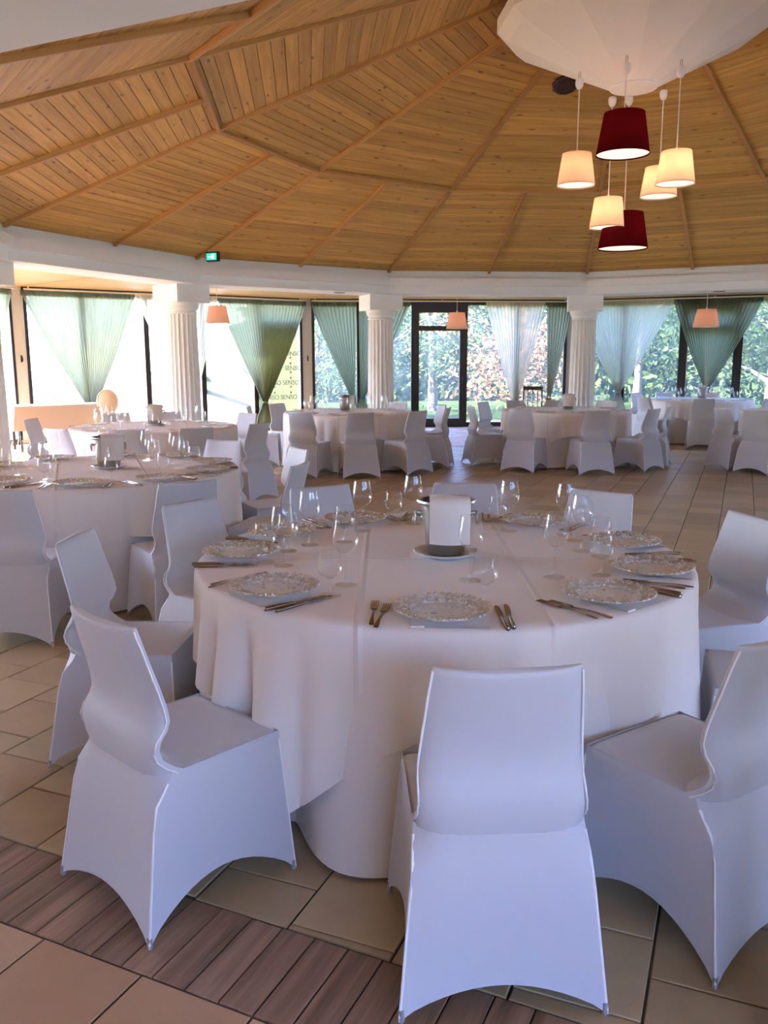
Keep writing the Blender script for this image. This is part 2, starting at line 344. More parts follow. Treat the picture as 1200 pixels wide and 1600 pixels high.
# ================================================================== STRUCTURE
# ---- roof: twelve boarded sectors
AP = R_EAVE * CA; RISE = Z_APEX - Z_EAVE; SL = math.hypot(AP, RISE); PITCHR = math.atan2(RISE, AP)
def sector_frame(k):
    a = corner(R_EAVE, k, Z_EAVE); b = corner(R_EAVE, k + 1, Z_EAVE); t = (b - a).normalized(); mid = (a + b) / 2
    inw = Vector((CX - mid.x, CY - mid.y, 0)).normalized(); up = inw * cos(PITCHR) + Vector((0, 0, sin(PITCHR))); dn = t.cross(up)
    return Matrix(((t.x, up.x, dn.x, mid.x), (t.y, up.y, dn.y, mid.y), (t.z, up.z, dn.z, mid.z), (0, 0, 0, 1)))
def half(y): return math.tan(STEP / 2) * AP * (1 - y / SL)
PW = 0.1135; NPL = 49
plank_me = []
for j in range(NPL):
    y0, y1 = j * PW + .0022, (j + 1) * PW - .0022; ym = (y0 + y1) / 2; d = .012 + .0025 * rng.random()
    b = MB(); h0, h1 = half(y0) - .002, half(y1) - .002; c = .003
    v = [(-h0, y0 - ym, 0), (h0, y0 - ym, 0), (h1, y1 - ym, 0), (-h1, y1 - ym, 0), (-h0 + c, y0 - ym, d - c), (h0 - c, y0 - ym, d - c), (h1 - c, y1 - ym, d - c), (-h1 + c, y1 - ym, d - c),
         (-h0 + c, y0 - ym + c, d), (h0 - c, y0 - ym + c, d), (h1 - c, y1 - ym - c, d), (-h1 + c, y1 - ym - c, d)]
    b.add(v, [(0, 1, 5, 4), (1, 2, 6, 5), (2, 3, 7, 6), (3, 0, 4, 7), (4, 5, 9, 8), (5, 6, 10, 9), (6, 7, 11, 10), (7, 4, 8, 11), (8, 9, 10, 11)])
    plank_me.append(b.mesh('plank'))
back = MB(); h0, h1 = half(-.02), .02
back.add([(-h0, -.02, -.004), (h0, -.02, -.004), (h1, SL - .05, -.004), (-h1, SL - .05, -.004), (-h0, -.02, -.06), (h0, -.02, -.06), (h1, SL - .05, -.06), (-h1, SL - .05, -.06)],
         [(0, 1, 2, 3), (7, 6, 5, 4), (0, 4, 5, 1), (1, 5, 6, 2), (2, 6, 7, 3), (3, 7, 4, 0)])
back_me = back.mesh('ceiling')
Y_RING = SL * (1 - R_RING / R_EAVE)
ring_b = MB(); hr = half(Y_RING); ring_b.box(-hr, hr, -.02, .02, .005, .042); ring_me = ring_b.mesh('batten')
mid_b = MB(); mid_b.box(0, Y_RING - .03, -.02, .02, .005, .045); mid_me = mid_b.mesh('batten')
RL = math.hypot(R_EAVE, RISE); rp_ = math.atan2(RISE, R_EAVE)
ridge_b = MB(); ridge_b.box(0, RL - .6, -.024, .024, -.02, .045); ridge_me = ridge_b.mesh('batten')
for k in range(12):
    fm = sector_frame(k)
    c = put('ceiling', back_me, M['dark_wood'], kind='structure', mtx=fm, label='one of twelve pine boarded sectors of the conical roof')
    c['group'] = 'sectors of the boarded roof'
    for j in range(NPL):
        put('plank', plank_me[j], M['pine'], c, mtx=Matrix.Translation((0, (j + .5) * PW, 0)))
    put('ring_batten', ring_me, M['batten'], c, mtx=Matrix.Translation((0, Y_RING, .01)))
    put('middle_batten', mid_me, M['batten'], c, mtx=Matrix(((0, -1, 0, 0), (1, 0, 0, 0), (0, 0, 1, .008), (0, 0, 0, 1))))
    a = corner(R_EAVE, k, Z_EAVE); dr = (Vector((CX, CY, Z_APEX)) - a).normalized()
    tt = Vector((-sin(ang(k)), cos(ang(k)), 0)); nd = dr.cross(tt)
    if nd.z > 0: tt = -tt; nd = dr.cross(tt)
    rm = Matrix(((dr.x, tt.x, nd.x, a.x), (dr.y, tt.y, nd.y, a.y), (dr.z, tt.z, nd.z, a.z), (0, 0, 0, 1)))
    put('ridge_batten', ridge_me, M['batten'], c, mtx=fm.inverted() @ rm)
# ---- ring beam on the columns
def ring_mesh(prof, name, closed=True):
    b = MB(); n = len(prof)
    v = [(CX + R * cos(ang(k)), CY + R * sin(ang(k)), z) for k in range(12) for R, z in prof]; f = []
    for k in range(12):
        l = (k + 1) % 12
        for i in range(n if closed else n - 1):
            j = (i + 1) % n; f.append((k * n + i, k * n + j, l * n + j, l * n + i))
    return b.add(v, f).mesh(name)
bo = put('beam_ring', ring_mesh([(6.25, 2.53), (6.25, 2.70), (6.86, 2.70), (6.86, 2.53)], 'beam_ring'), M['beam'], kind='structure')
put('moulding', ring_mesh([(6.165, 2.652), (6.165, 2.77), (6.3, 2.77), (6.3, 2.652)], 'moulding'), M['beam'], bo)
put('cornice', ring_mesh([(6.295, 2.765), (6.295, 2.95), (6.86, 2.95), (6.86, 2.69), (6.4, 2.69)], 'cornice'), M['beam'], bo)
slot = MB(); slot.box(-.09, .09, -.012, .012, -.006, .004)
slot_me = slot.mesh('vent_slot')
for k in (1.75, 3.62):
    p = corner(6.5 * CA / cos(STEP * ((k % 1) - .5)), k, 2.527); put('vent_slot', slot_me, M['black'], bo, loc=p, rotz=ang(k) + PI / 2)
ac = put('ceiling_aisle', ring_mesh([(6.84, 2.78), (11.75, 2.78), (11.75, 2.97), (6.84, 2.97)], 'ceiling_aisle'), M['aisle_wood'], kind='structure')
for k in range(12):
    a = corner(6.9, k, 2.776); b_ = corner(11.3, k, 2.776); t = MB().tube([a, b_], .012, 4); put('joint_strip', t.mesh('joint_strip'), M['batten'], ac)
# ---- columns
def column_parts():
    out = {}
    nfl = 20
    def flute(r, z, a, j):
        u = (a * nfl / (2 * PI)) % 1.0
        d = .019 * max(0, sin(PI * u)) ** .8
        return r - d, z
    sh = MB(); prof = [(.222 - .022 * (z / 2.05) ** 1.5, .16 + z) for z in (0, .5, 1.0, 1.5, 2.0)]
    sh.lathe([(.20, .15)] + prof + [(.20, 2.17)], 160, fn=flute); out['shaft'] = sh.mesh('shaft', 50)
    ba = MB(); ba.lathe([(.0, .0), (.225, .0), (.236, .03), (.236, .06), (.228, .085), (.23, .09), (.23, .11), (.24, .14), (.215, .165)], 40); out['base'] = ba.mesh('base', 35)
    ca = MB(); ca.lathe([(.19, 2.13), (.212, 2.14), (.212, 2.155), (.20, 2.165), (.20, 2.185), (.215, 2.195), (.232, 2.225), (.24, 2.26), (.24, 2.295), (0, 2.295)], 40); out['capital'] = ca.mesh('capital', 35)
    out['abacus'] = bevel_box(.565, .565, .245, .004)
    return out
cp = column_parts()
for k in range(12):
    c = empty('column', 'white fluted column with a square block above its capital', 'column', 'fluted columns of the ring', 'structure', corner(6.66, k, 0), ang(k))
    for n_ in ('base', 'shaft', 'capital'): put(n_, cp[n_], M['column'], c)
    put('abacus', cp['abacus'], M['column'], c, loc=(0, 0, 2.41))

# ---- outer wall: posts, glazed bays, plain bays
post_me = MB(); post_me.box(-.11, .11, -.03, .13, 0, 2.78); post_me = post_me.mesh('corner_post')
hand = MB(); hand.box(-.012, .012, -.045, -.03, -.06, .06); hand.tube([(0, -.045, .03), (0, -.075, .03), (.0, -.08, -.04)], .009, 6); hand_me = hand.mesh('handle', 40)
for k in range(12):
    p = put('corner_post', post_me, M['post'], kind='structure', loc=corner(R_OUT, k, 0), rotz=ang(k) - PI / 2)
    put('handle', hand_me, M['frame'], p, loc=(0.01, 0, 1.52))
MS = [0.115, 1.14, 2.34, 3.49, 4.66, WALL_L - .115]
def frame_box(x0, x1, z0, z1, d=.05): return MB().box(x0, x1, -d, d * .4, z0, z1).mesh('frame')
rail_lo = frame_box(.1, WALL_L - .1, 0, .10); rail_hi = frame_box(.1, WALL_L - .1, 2.66, 2.78)
mul = frame_box(-.05, .05, .1, 2.66); mul_thin = frame_box(-.03, .03, .1, 2.66)
pane_me = [MB().box(MS[i], MS[i + 1], -.022, -.016, .1, 2.66).mesh('pane') for i in range(5)]
x0, x1 = MS[2] + .02, MS[3] - .02
def door(n, mtx):
    d = put('door_%d' % n, MB().box(x0 - .02, x0 + .10, -.055, .045, .1, 2.66).box(x1 - .10, x1 + .02, -.055, .045, .1, 2.66).box(x0 + .1, x1 - .1, -.055, .045, 2.50, 2.66).box(x0 + .1, x1 - .1, -.055, .045, .03, .19).mesh('door'), M['frame'], kind='structure', mtx=mtx)
    put('transom', MB().box(x0 + .1, x1 - .1, -.055, .045, 2.11, 2.215).mesh('transom'), M['frame'], d)
    put('pane', MB().box(x0 + .1, x1 - .1, -.02, -.014, .19, 2.11).mesh('pane'), M['pane'], d); put('pane', MB().box(x0 + .1, x1 - .1, -.02, -.014, 2.215, 2.5).mesh('pane'), M['pane'], d)
    put('handle', hand_me, M['steel'], d, loc=(x1 - .04, .045, 1.05), rotz=PI)
nwin = 0; WINDOWS = {}
for k in range(12):
    bm_ = bay_frame(k)
    if k in OPEN_BAYS:
        nwin += 1
        wroot = WINDOWS[k] = put('window_%d' % nwin, None, kind='structure', mtx=bm_)
        put('bottom_rail', rail_lo, M['frame'], wroot); put('head_rail', rail_hi, M['frame'], wroot)
        for i in range(1, 5): put('mullion', mul, M['frame'], wroot, loc=(MS[i], 0, 0))
        for i in (0, 5): put('side_frame', mul_thin, M['frame'], wroot, loc=(MS[i] + (.03 if i == 0 else -.03), 0, 0))
        for i in range(5):
            if not (k in (2, 3) and i == 2): put('pane', pane_me[i], M['pane'], wroot)
        if k in (2, 3): door(k - 1, bm_)
        if k == 1: put('printed_film', MB().box(4.74, 5.66, -.012, -.010, .12, 2.3).mesh('film'), M['film'], wroot)
        if k in (1, 2, 3):
            put('door_threshold', MB().box(MS[2] if k > 1 else .1, MS[3] if k > 1 else WALL_L - .1, .0, .06, 0, .025).mesh('door_threshold'), M['frame'], wroot)
        pl = bpy.data.lights.new('portal', 'AREA'); pl.shape = 'RECTANGLE'; pl.size = WALL_L - .1; pl.size_y = 2.66; pl.cycles.is_portal = True
        po = bpy.data.objects.new('portal', pl); COL.objects.link(po)
        X = bm_.col[0].to_3d(); Yi = bm_.col[1].to_3d(); Z = -Yi; Yv = Z.cross(X)
        org = bm_ @ Vector((WALL_L / 2, -.12, 1.4))
        po.matrix_world = Matrix(((X.x, Yv.x, Z.x, org.x), (X.y, Yv.y, Z.y, org.y), (X.z, Yv.z, Z.z, org.z), (0, 0, 0, 1)))
    else:
        put('wall_rear', MB().box(0, WALL_L, -.1, .06, 0, 2.78).mesh('wall_rear'), M['plaster'], kind='structure', mtx=bm_)

# ---- floor: grout bed, tiles, wood-look band under the ring beam
bed = MB(); bed.disc(13.0, -.006, 48, (CX, CY, 0)); bed.disc(13.0, -.12, 48, (CX, CY, 0), False)
floor = put('floor', bed.mesh('floor'), M['grout'], kind='structure')
def clip(poly, n, d, keep_less=True):
    """keep the side n.p <= d"""
    out = []
    for i in range(len(poly)):
        a, b = poly[i], poly[(i + 1) % len(poly)]
        da, db = n[0] * a[0] + n[1] * a[1] - d, n[0] * b[0] + n[1] * b[1] - d
        if not keep_less: da, db = -da, -db
        if da <= 0: out.append(a)
        if (da < 0 < db) or (db < 0 < da):
            t = da / (da - db); out.append((a[0] + (b[0] - a[0]) * t, a[1] + (b[1] - a[1]) * t))
    return out
def slab(b, poly, z=0.0, lo=-.012, ch=.0025):
    """a tile: chamfered top over recessed joints"""
    n = len(poly); cx = sum(p[0] for p in poly) / n; cy = sum(p[1] for p in poly) / n
    def inset(p):
        dx, dy = cx - p[0], cy - p[1]; l = math.hypot(dx, dy) or 1; return (p[0] + dx / l * ch * 1.3, p[1] + dy / l * ch * 1.3)
    v = [(p[0], p[1], lo) for p in poly] + [(p[0], p[1], z - ch) for p in poly] + [(*inset(p), z) for p in poly]
    f = [tuple(range(2 * n, 3 * n))]
    for i in range(n):
        j = (i + 1) % n; f += [(i, j, n + j, n + i), (n + i, n + j, 2 * n + j, 2 * n + i)]
    b.add(v, f)
def in_view(x, y, pad=.25):
    z = y * cos(PITCH) + EYE * sin(PITCH)
    if z < .5: return False
    u = F_PX * x / z; v = F_PX * (EYE * cos(PITCH) - y * sin(PITCH)) / z
    return abs(u) < 600 + F_PX * pad / z and v < 800 + F_PX * pad / z
tiles = []
GA = rad(67.3); gu = (cos(GA), sin(GA)); gv = (sin(GA), -cos(GA)); TP = .305; g0 = (2.19, 7.12)
G = .0035
AP_IN, AP_B = 6.58, 6.88
secn = [(ang(k + .5), (cos(ang(k + .5)), sin(ang(k + .5)))) for k in range(12)]
for i in range(-30, 30):
    for j in range(-45, 30):
        o = g0[0] * gu[0] + g0[1] * gu[1]
        a0 = j * TP + (.28 if i % 2 else .135) ; v0 = i * TP
        def P(a, v): 
            a_ = a; return (gu[0] * a_ + gv[0] * (v + g0[0] * gv[0] + g0[1] * gv[1]), gu[1] * a_ + gv[1] * (v + g0[0] * gv[0] + g0[1] * gv[1]))
        a0 += 20 * TP
        poly = [P(a0 + G, v0 + G), P(a0 + G, v0 + TP - G), P(a0 + TP - G, v0 + TP - G), P(a0 + TP - G, v0 + G)]
        for an, n in secn:
            poly = clip(poly, n, AP_IN - G + n[0] * CX + n[1] * CY)
            if len(poly) < 3: break
        if len(poly) >= 3:
            ar = abs(sum(poly[q][0] * poly[(q + 1) % len(poly)][1] - poly[(q + 1) % len(poly)][0] * poly[q][1] for q in range(len(poly)))) / 2
            if ar > .0006: tiles.append(('tile', poly))
BW = .0985
for k in range(12):
    an, n = secn[k]; t = (-n[1], n[0])
    def Q(s, ap): return (CX + n[0] * ap + t[0] * s, CY + n[1] * ap + t[1] * s)
    na = (cos(an + STEP / 2 + PI / 2), sin(an + STEP / 2 + PI / 2)); nb = (cos(an - STEP / 2 - PI / 2), sin(an - STEP / 2 - PI / 2))
    def mitre(poly):
        poly = clip(poly, na, na[0] * CX + na[1] * CY - .003)
        return clip(poly, nb, nb[0] * CX + nb[1] * CY - .003) if len(poly) > 2 else poly
    for i in range(-20, 20):
        s0 = i * BW; poly = mitre([Q(s0 + .0025, AP_IN + G), Q(s0 + .0025, AP_B - G), Q(s0 + BW - .0025, AP_B - G), Q(s0 + BW - .0025, AP_IN + G)])
        if len(poly) > 2: tiles.append(('plank_tile', poly))
    for r in range(13):
        p0 = AP_B + r * .33
        for i in range(-11, 11):
            s0 = i * .325 + .07 + (.16 if r % 2 else 0)
            poly = mitre([Q(s0 + G, p0 + G), Q(s0 + G, p0 + .33 - G), Q(s0 + .325 - G, p0 + .33 - G), Q(s0 + .325 - G, p0 + G)])
            if len(poly) > 2: tiles.append(('aisle_tile', poly))
TM = {'tile': 'tile', 'plank_tile': 'band', 'aisle_tile': 'tile_out'}
info = []
for kind_, poly in tiles:
    c = (sum(p[0] for p in poly) / len(poly), sum(p[1] for p in poly) / len(poly)); info.append((in_view(*c), math.hypot(*c), kind_, poly, c))
info.sort(key=lambda q: (not q[0], q[1]))
rest = {}
for idx, (vis, d, kind_, poly, c) in enumerate(info):
    if vis and idx < 290:
        b = MB()
        if kind_ == 'plank_tile':
            # local x along the board so the grain follows it
            a_ = math.atan2(c[1] - CY, c[0] - CX); an = min(secn, key=lambda q: abs((q[0] - a_ + PI) % (2 * PI) - PI))[0]
            loc = [((p[0] - c[0]) * cos(an) + (p[1] - c[1]) * sin(an), -(p[0] - c[0]) * sin(an) + (p[1] - c[1]) * cos(an)) for p in poly]
            slab(b, loc, rng.uniform(-.001, .0008)); put(kind_, b.mesh(kind_), M['band'], floor, loc=(c[0], c[1], 0), rotz=an)
        else:
            slab(b, [(p[0] - c[0], p[1] - c[1]) for p in poly], rng.uniform(-.001, .0008)); put(kind_, b.mesh(kind_), M[TM[kind_]], floor, loc=(c[0], c[1], 0))
    else:
        b = rest.setdefault(kind_, MB()); slab(b, poly, rng.uniform(-.001, .0008))
for kind_, b in rest.items():
    put('distant_%s' % kind_, b.mesh(kind_), M[TM[kind_]], floor, kind='stuff')

# ---- outside: terrace, trees, low wall
gd = MB(); gd.disc(120, -.14, 64, (CX, CY, 0)); put('ground_terrace', gd.mesh('ground'), M['pave'], kind='structure')
tr_ = MB(); A0, A1 = 30, 107
for a0 in range(A0, A1, 6):
    a, b_ = rad(a0), rad(a0 + 6); tr_.add([(CX + R_ * cos(q), CY + R_ * sin(q), -.13) for R_, q in ((11.0, a), (119, a), (119, b_), (11.0, b_))], [(0, 1, 2, 3)])
put('ground_lawn', tr_.mesh('ground'), M['lawn'], kind='structure')
tr_ = MB()
for a0 in range(107, 176, 3):
    a, b_ = rad(a0), rad(a0 + 3); tr_.add([(CX + R_ * cos(q), CY + R_ * sin(q), -.13) for R_, q in ((11.0, a), (60, a), (60, b_), (11.0, b_))], [(0, 1, 2, 3)])
put('ground_deck', tr_.mesh('ground'), M['deck'], kind='structure')

# ================================================================== THINGS
# ---- chair with a stretch cover (local: faces +y, origin on the floor)
def lerp_tab(tab, z):
    for a, b in zip(tab, tab[1:]):
        if a[0] <= z <= b[0]:
            t = (z - a[0]) / (b[0] - a[0]); t2 = t * t * (3 - 2 * t) if len(a) > 3 else t
            return [a[i] + (b[i] - a[i]) * t2 for i in range(1, len(a))]
    return list(tab[-1][1:]) if z > tab[-1][0] else list(tab[0][1:])
BACK = [(.405, -.128, -.02, .200), (.43, -.132, -.06, .202), (.45, -.160, -.098, .200), (.475, -.182, -.132, .196), (.50, -.187, -.143, .194), (.525, -.176, -.139, .193), (.55, -.152, -.120, .193), (.575, -.142, -.111, .192),
        (.61, -.146, -.115, .189), (.66, -.158, -.128, .184), (.72, -.175, -.146, .178), (.78, -.191, -.163, .172), (.815, -.202, -.175, .1675), (.828, -.204, -.179, .166), (.832, -.201, -.185, .163)]
BRIDGE = [-.176, -.179, -.183, -.186, -.188, -.182, -.168, -.156, -.152, -.16, -.176, -.192, -.204, -.206, -.203]
SKB = [(0, -.25), (.30, -.209), (.36, -.196), (.395, -.184), (.42, -.179), (.44, -.176)]
SKR = [(0, -.25), (.30, -.203), (.36, -.186), (.395, -.160), (.42, -.136), (.44, -.128)]
def chair_meshes():
    out = {}
    b = MB(); n = 13; ring = 2 * n
    def bk(i, j):
        z, yr, yf, hw = BACK[j]; br = BRIDGE[j]
        if i < n: u = -cos(PI * i / (n - 1)); side = 0
        else: u = cos(PI * (i - n) / (n - 1)); side = 1
        if j < len(BRIDGE): yr = min(yr, br + (yr - br) * abs(2 * (i / (n - 1) if i < n else 1 - (i - n) / (n - 1)) - 1) ** 12)
        ym = (yr + yf) / 2; T = (yf - yr) / 2 * (1 - abs(u) ** 8 * .75); bow = -.020 * (1 - u * u) * min(1, max(0, (z - .5) / .25))
        return (hw * u, ym + (T if side else -T) + bow, z + (.006 * u * u if j > 11 else 0))
    b.grid(ring, len(BACK), bk, True); L = len(b.v)
    b.f.append(tuple(range(L - ring, L))); out['backrest'] = b.mesh('backrest', 60)
    for s in (-1, 1):
        out['seam%d' % s] = MB().tube([(s * (r[3] + .0005), r[1] * .75 + r[2] * .25, r[0]) for r in BACK[1:-1]], .003, 6).mesh('seam', 60)
    b = MB(); rows = [(.02, .436), (.5, .434), (.8, .436), (.93, .437), (.985, .431), (1.0, .422), (1.0, .405)]
    def st(i, j):
        a = 2 * PI * i / 40; sc, z = rows[j]; ex = .15
        x = math.copysign(abs(cos(a)) ** ex, cos(a)); y = math.copysign(abs(sin(a)) ** ex, sin(a))
        yy = .046 + .182 * y * sc; hw = .203 + .006 * (yy > .1)
        dip = -.012 * max(0, 1 - abs(yy) / .16) * (1 - (x * sc) ** 2)
        return (hw * x * sc, yy, z + dip)
    b.grid(40, len(rows), st, True); b.f.append(tuple(range(40))); out['seat'] = b.mesh('seat', 50)
    b = MB(); m = 14; rws = [0, .05, .1, .16, .24, .36, .5, .64, .78, .9, 1.0]
    HEM = (.062, .10, .075, .10)
    def cornr(s, z):
        x = .245 - .042 * min(1, z / .43); yr = lerp_tab(SKR, z)[0]; yf = .25 - .022 * min(1, z / .43)
        return [(-x, yr), (x, yr), (x, yf), (-x, yf)][s % 4]
    def sk(i, j):
        s, t = divmod(i, m); t /= m; arc = sin(PI * t) ** .75 if 0 < t < 1 else 0
        zt = .436; zh = .003 + (HEM[s] + .008) * arc; v = rws[j]; z = zt + (zh - zt) * v
        a, c = cornr(s, z), cornr(s + 1, z); p = [a[q] + (c[q] - a[q]) * t for q in (0, 1)]
        if s == 0:
            q = abs(2 * t - 1) ** 8; yb = lerp_tab(SKB, z)[0]; p[1] = yb + (p[1] - yb) * q
        nx, ny = [(0, 1), (-1, 0), (0, -1), (1, 0)][s]; pin = (.022 if s % 2 else .012) * v ** 1.3 * arc
        return (p[0] + nx * pin, p[1] + ny * pin, z)
    b.grid(4 * m, len(rws), sk, True); out['skirt'] = b.mesh('skirt', 38)
    for s in range(4):
        out['skirt_seam%d' % s] = MB().tube([(*[q * .988 for q in cornr(s, z)], z) for z in (.41, .36, .3, .2, .1, .012)], .004, 6).mesh('skirt_seam', 60)
    b = MB(); b.lathe([(0, 0), (.007, 0), (.008, .006), (.007, .03), (0, .03)], 10); out['foot'] = b.mesh('foot', 40)
    return out
CM = chair_meshes()
def make_chair(label, group, loc, rz):
    r = empty('banquet_chair', label, 'chair', group, None, loc, rz)
    bk_ = put('backrest', CM['backrest'], M['chair'], r); put('seat', CM['seat'], M['chair'], r); sk_ = put('skirt', CM['skirt'], M['chair'], r)
    for s in (-1, 1): put('back_seam', CM['seam%d' % s], M['piping'], bk_)
    for s in range(4): put('skirt_seam', CM['skirt_seam%d' % s], M['piping'], sk_)
    for s, (x, y) in enumerate(((-.237, -.242), (.237, -.242), (.237, .242), (-.237, .242))): put('foot', CM['foot'], M['foot'], r, loc=(x, y, 0))
    return r
chair0 = None
def chair_at(tx, ty, deg, label, group, R=1.21, turn=0.0):
    global chair0
    a = rad(deg); loc = (tx + R * cos(a), ty + R * sin(a), 0); rz = a + PI / 2 + rad(turn)
    if chair0 is None: chair0 = make_chair(label, group, loc, rz)
    else: copy_tree(chair0, loc, rz, label, group)

# ---- round table, floor-length cloth, square topper
R_T, Z_T = .905, .752
def table_meshes():
    out = {}
    b = MB(); b.lathe([(0, .725), (R_T - .01, .725), (R_T, .73), (R_T, .745), (R_T - .006, .75), (0, .75)], 64); out['tabletop'] = b.mesh('tabletop', 30)
    b = MB(); b.lathe([(0, 0), (.30, 0), (.30, .02), (.08, .05), (.05, .09), (.05, .66), (.2, .70), (.2, .725), (0, .725)], 32); out['pedestal'] = b.mesh('pedestal', 30)
    n = 168
    def wave(a, seed): return .5 * sin(7 * a + seed) + .3 * sin(12 * a + 2.1 * seed) + .2 * sin(19 * a + seed * .7)
    rows = [(.0, 0), (.45, 0), (.86, 0), (.905, 0), (.916, .012), (.918, .05), (0, .15), (0, .27), (0, .40), (0, .53), (0, .65), (0, .738)]
    def under(r, z, a, j):
        d = rows[j][1]
        if d < .1: return rows[j][0] * (1 if j < 4 else 1), .7545 - d
        t = d / .738; q = a + rad(109) + .10 * sin(2 * a + 1) + .07 * sin(3 * a)
        return .916 - .02 * t + (abs(cos(4.5 * q)) ** 1.3 * .17 - .085 + wave(a, 1.3) * .02) * t ** 1.15, .7545 - d
    b = MB(); b.lathe(rows, n, fn=under); out['under'] = b.mesh('under', 70)
    HALF = 1.13; C0 = rad(-121)
    def hem(a):
        q = (a - C0 + PI / 4) % (PI / 2) - PI / 4   # angle from the nearest corner
        return .29 + .29 * math.exp(-(abs(q) / .30) ** 1.25) + .022 * sin(5 * a + .6)
    top = [(0, 0), (.25, 0), (.5, 0), (.7, 0), (.86, 0), (.912, 0), (.926, .012), (.930, .04)] + [(0, t) for t in (.12, .24, .38, .52, .66, .8, .92, 1.0)]
    def topf(r, z, a, j):
        if j < 8: return top[j][0], .7595 - top[j][1]
        t = top[j][1]; h = hem(a); d = .04 + (h - .04) * t
        q = (a - C0 + PI / 4) % (PI / 2) - PI / 4; cf = math.exp(-(q / .22) ** 2)
        aw = a + .09 * sin(3 * a + 1.0) + .06 * sin(5 * a + 2.0)
        rip = abs(sin(14 * aw + .5)) ** 1.1 * (.035 + .075 * (.5 + .5 * cos(a + rad(130))) ** 1.5) * (.6 + .4 * sin(5 * a + 1)) + cf * .05 * abs(cos(q * 8)) - .012
        dd = d / .5
        return max(.918 + .006 * dd, .930 + rip * dd ** .8), .7595 - d
    b = MB(); b.lathe(top, 320, fn=topf); out['topper'] = b.mesh('topper', 70)
    return out
TMESH = table_meshes()
def make_table(x, y, rot, where):
    t = empty('round_table', 'round banquet table under two cloths, %s' % where, 'table', None, None, (x, y, 0))
    put('tabletop', TMESH['tabletop'], M['tablewood'], t); put('pedestal', TMESH['pedestal'], M['tablewood'], t)
    put('tablecloth', TMESH['under'], M['cloth'], None, 'floor-length cloth of the round table %s' % where, 'tablecloth', 'floor-length cloths', None, (x, y, 0), rot * 1.7)
    put('table_topper', TMESH['topper'], M['topper'], None, 'square topper cloth over the round table %s' % where, 'tablecloth', 'square topper cloths', None, (x, y, 0), rot)

# ---- tableware
def goblet(kind):
    if kind == 'wine': H, prof = .222, [(.0, .108), (.012, .109), (.028, .120), (.040, .138), (.0435, .155), (.042, .175), (.037, .20), (.0335, .222)]; fr = .037; zb = .108
    else: H, prof = .148, [(.0, .058), (.014, .059), (.030, .070), (.0385, .086), (.040, .10), (.038, .12), (.0345, .148)]; fr = .035; zb = .058
    b = MB(); b.lathe(prof, 28); b.lathe([(prof[-1][0] - .0016, H), (prof[-1][0] + .0006, H + .001), (prof[-1][0], H - .001)], 28); bowl = b.mesh('bowl', 180)
    b = MB(); b.lathe([(.011, zb + .002), (.005, zb - .008), (.0036, zb * .6), (.0042, .02), (.009, .009)], 14); stem = b.mesh('stem', 180)
    b = MB(); b.lathe([(.009, .009), (.02, .005), (fr, .003), (fr, .0), (0, 0)], 28); foot = b.mesh('foot', 60)
    b = MB(); b.lathe(prof[1:], 16); b.lathe([(.011, zb + .002), (.0045, zb * .5), (.009, .009), (fr, .003), (fr, 0)], 12); far = b.mesh('glass', 180)
    return bowl, stem, foot, far
GW, GS = goblet('wine'), goblet('small')
def plate_mesh():
    n = 120
    rows = [(.088, .004), (.094, .006), (.10, .011), (.108, .0125), (.116, .0145), (.124, .016), (.132, .0175), (.140, .019), (.146, .0195), (.147, .017), (.12, .010), (.095, .001), (.088, .0)]
    def fn(r, z, a, j):
        if 2 <= j <= 8:
            k = j % 2; return r + .002 * sin(40 * a + PI * k), z + .0032 * cos(40 * a + PI * k)
        return r, z
    b = MB(); b.lathe(rows, n, fn=fn); w = MB(); w.lathe([(0, .003), (.05, .003), (.075, .0032), (.089, .0042)], 60); return w.mesh('well', 60), b.mesh('rim', 18)
PLATE = plate_mesh()
def far_plate():
    def fn(r, z, a, j): return r, z + (.003 * cos(20 * a + j) if j > 1 else 0)
    b = MB(); b.lathe([(0, .004), (.09, .005), (.105, .012), (.125, .017), (.146, .02), (.144, .014), (.09, 0)], 48, fn=fn); return b.mesh('plate', 25)
PLATE_FAR = far_plate()
def fork_meshes():
    b = MB()
    b.grid(2, 8, lambda i, j: (( -1 if i == 0 else 1) * [.0065, .0062, .005, .0038, .0034, .0034, .004, .008][j], -.12 + .145 * j / 7, .003 + .004 * sin(PI * j / 7)))
    b.grid(2, 8, lambda i, j: (( -1 if i == 0 else 1) * [.0065, .0062, .005, .0038, .0034, .0034, .004, .008][j], -.12 + .145 * j / 7, .0005 + .004 * sin(PI * j / 7)))
    h = b.mesh('handle', 60)
    b = MB(); b.box(-.0115, .0115, .024, .062, .003, .0052)
    for i in range(4):
        x = -.0115 + i * .00663; b.box(x, x + .0032, .062, .108, .003 , .0054)
    return h, b.mesh('tines')
def knife_meshes():
    b = MB(); pr = [(.0, -.12), (.008, -.118), (.0085, -.09), (.007, -.04), (.0055, -.015)]
    b.tube([(0, y, .005) for r, y in pr], [max(r, .003) * .8 for r, y in pr], 8); h = b.mesh('handle', 60)
    b = MB(); ol = [(-.006, -.015), (.006, -.015), (.0095, .03), (.0105, .07), (.009, .095), (.002, .112), (-.005, .10), (-.0065, .05)]
    slab(b, ol, .0062, .0042, .0006); return h, b.mesh('blade')
FORK, KNIFE = fork_meshes(), knife_meshes()
NAP = MB()
def _nap(i, j): return (-.11 + .22 * i / 6, -.09 + .18 * j / 5, .0045 + .0012 * sin(i * 2.1 + j))
NAP.grid(7, 6, _nap); NAP.grid(7, 6, lambda i, j: (*_nap(i, j)[:2], .0))
NAP.f += [(0, 1, 43, 42), (35, 36, 78, 77)]
NAPKIN = NAP.mesh('napkin', 60)
proto = {}
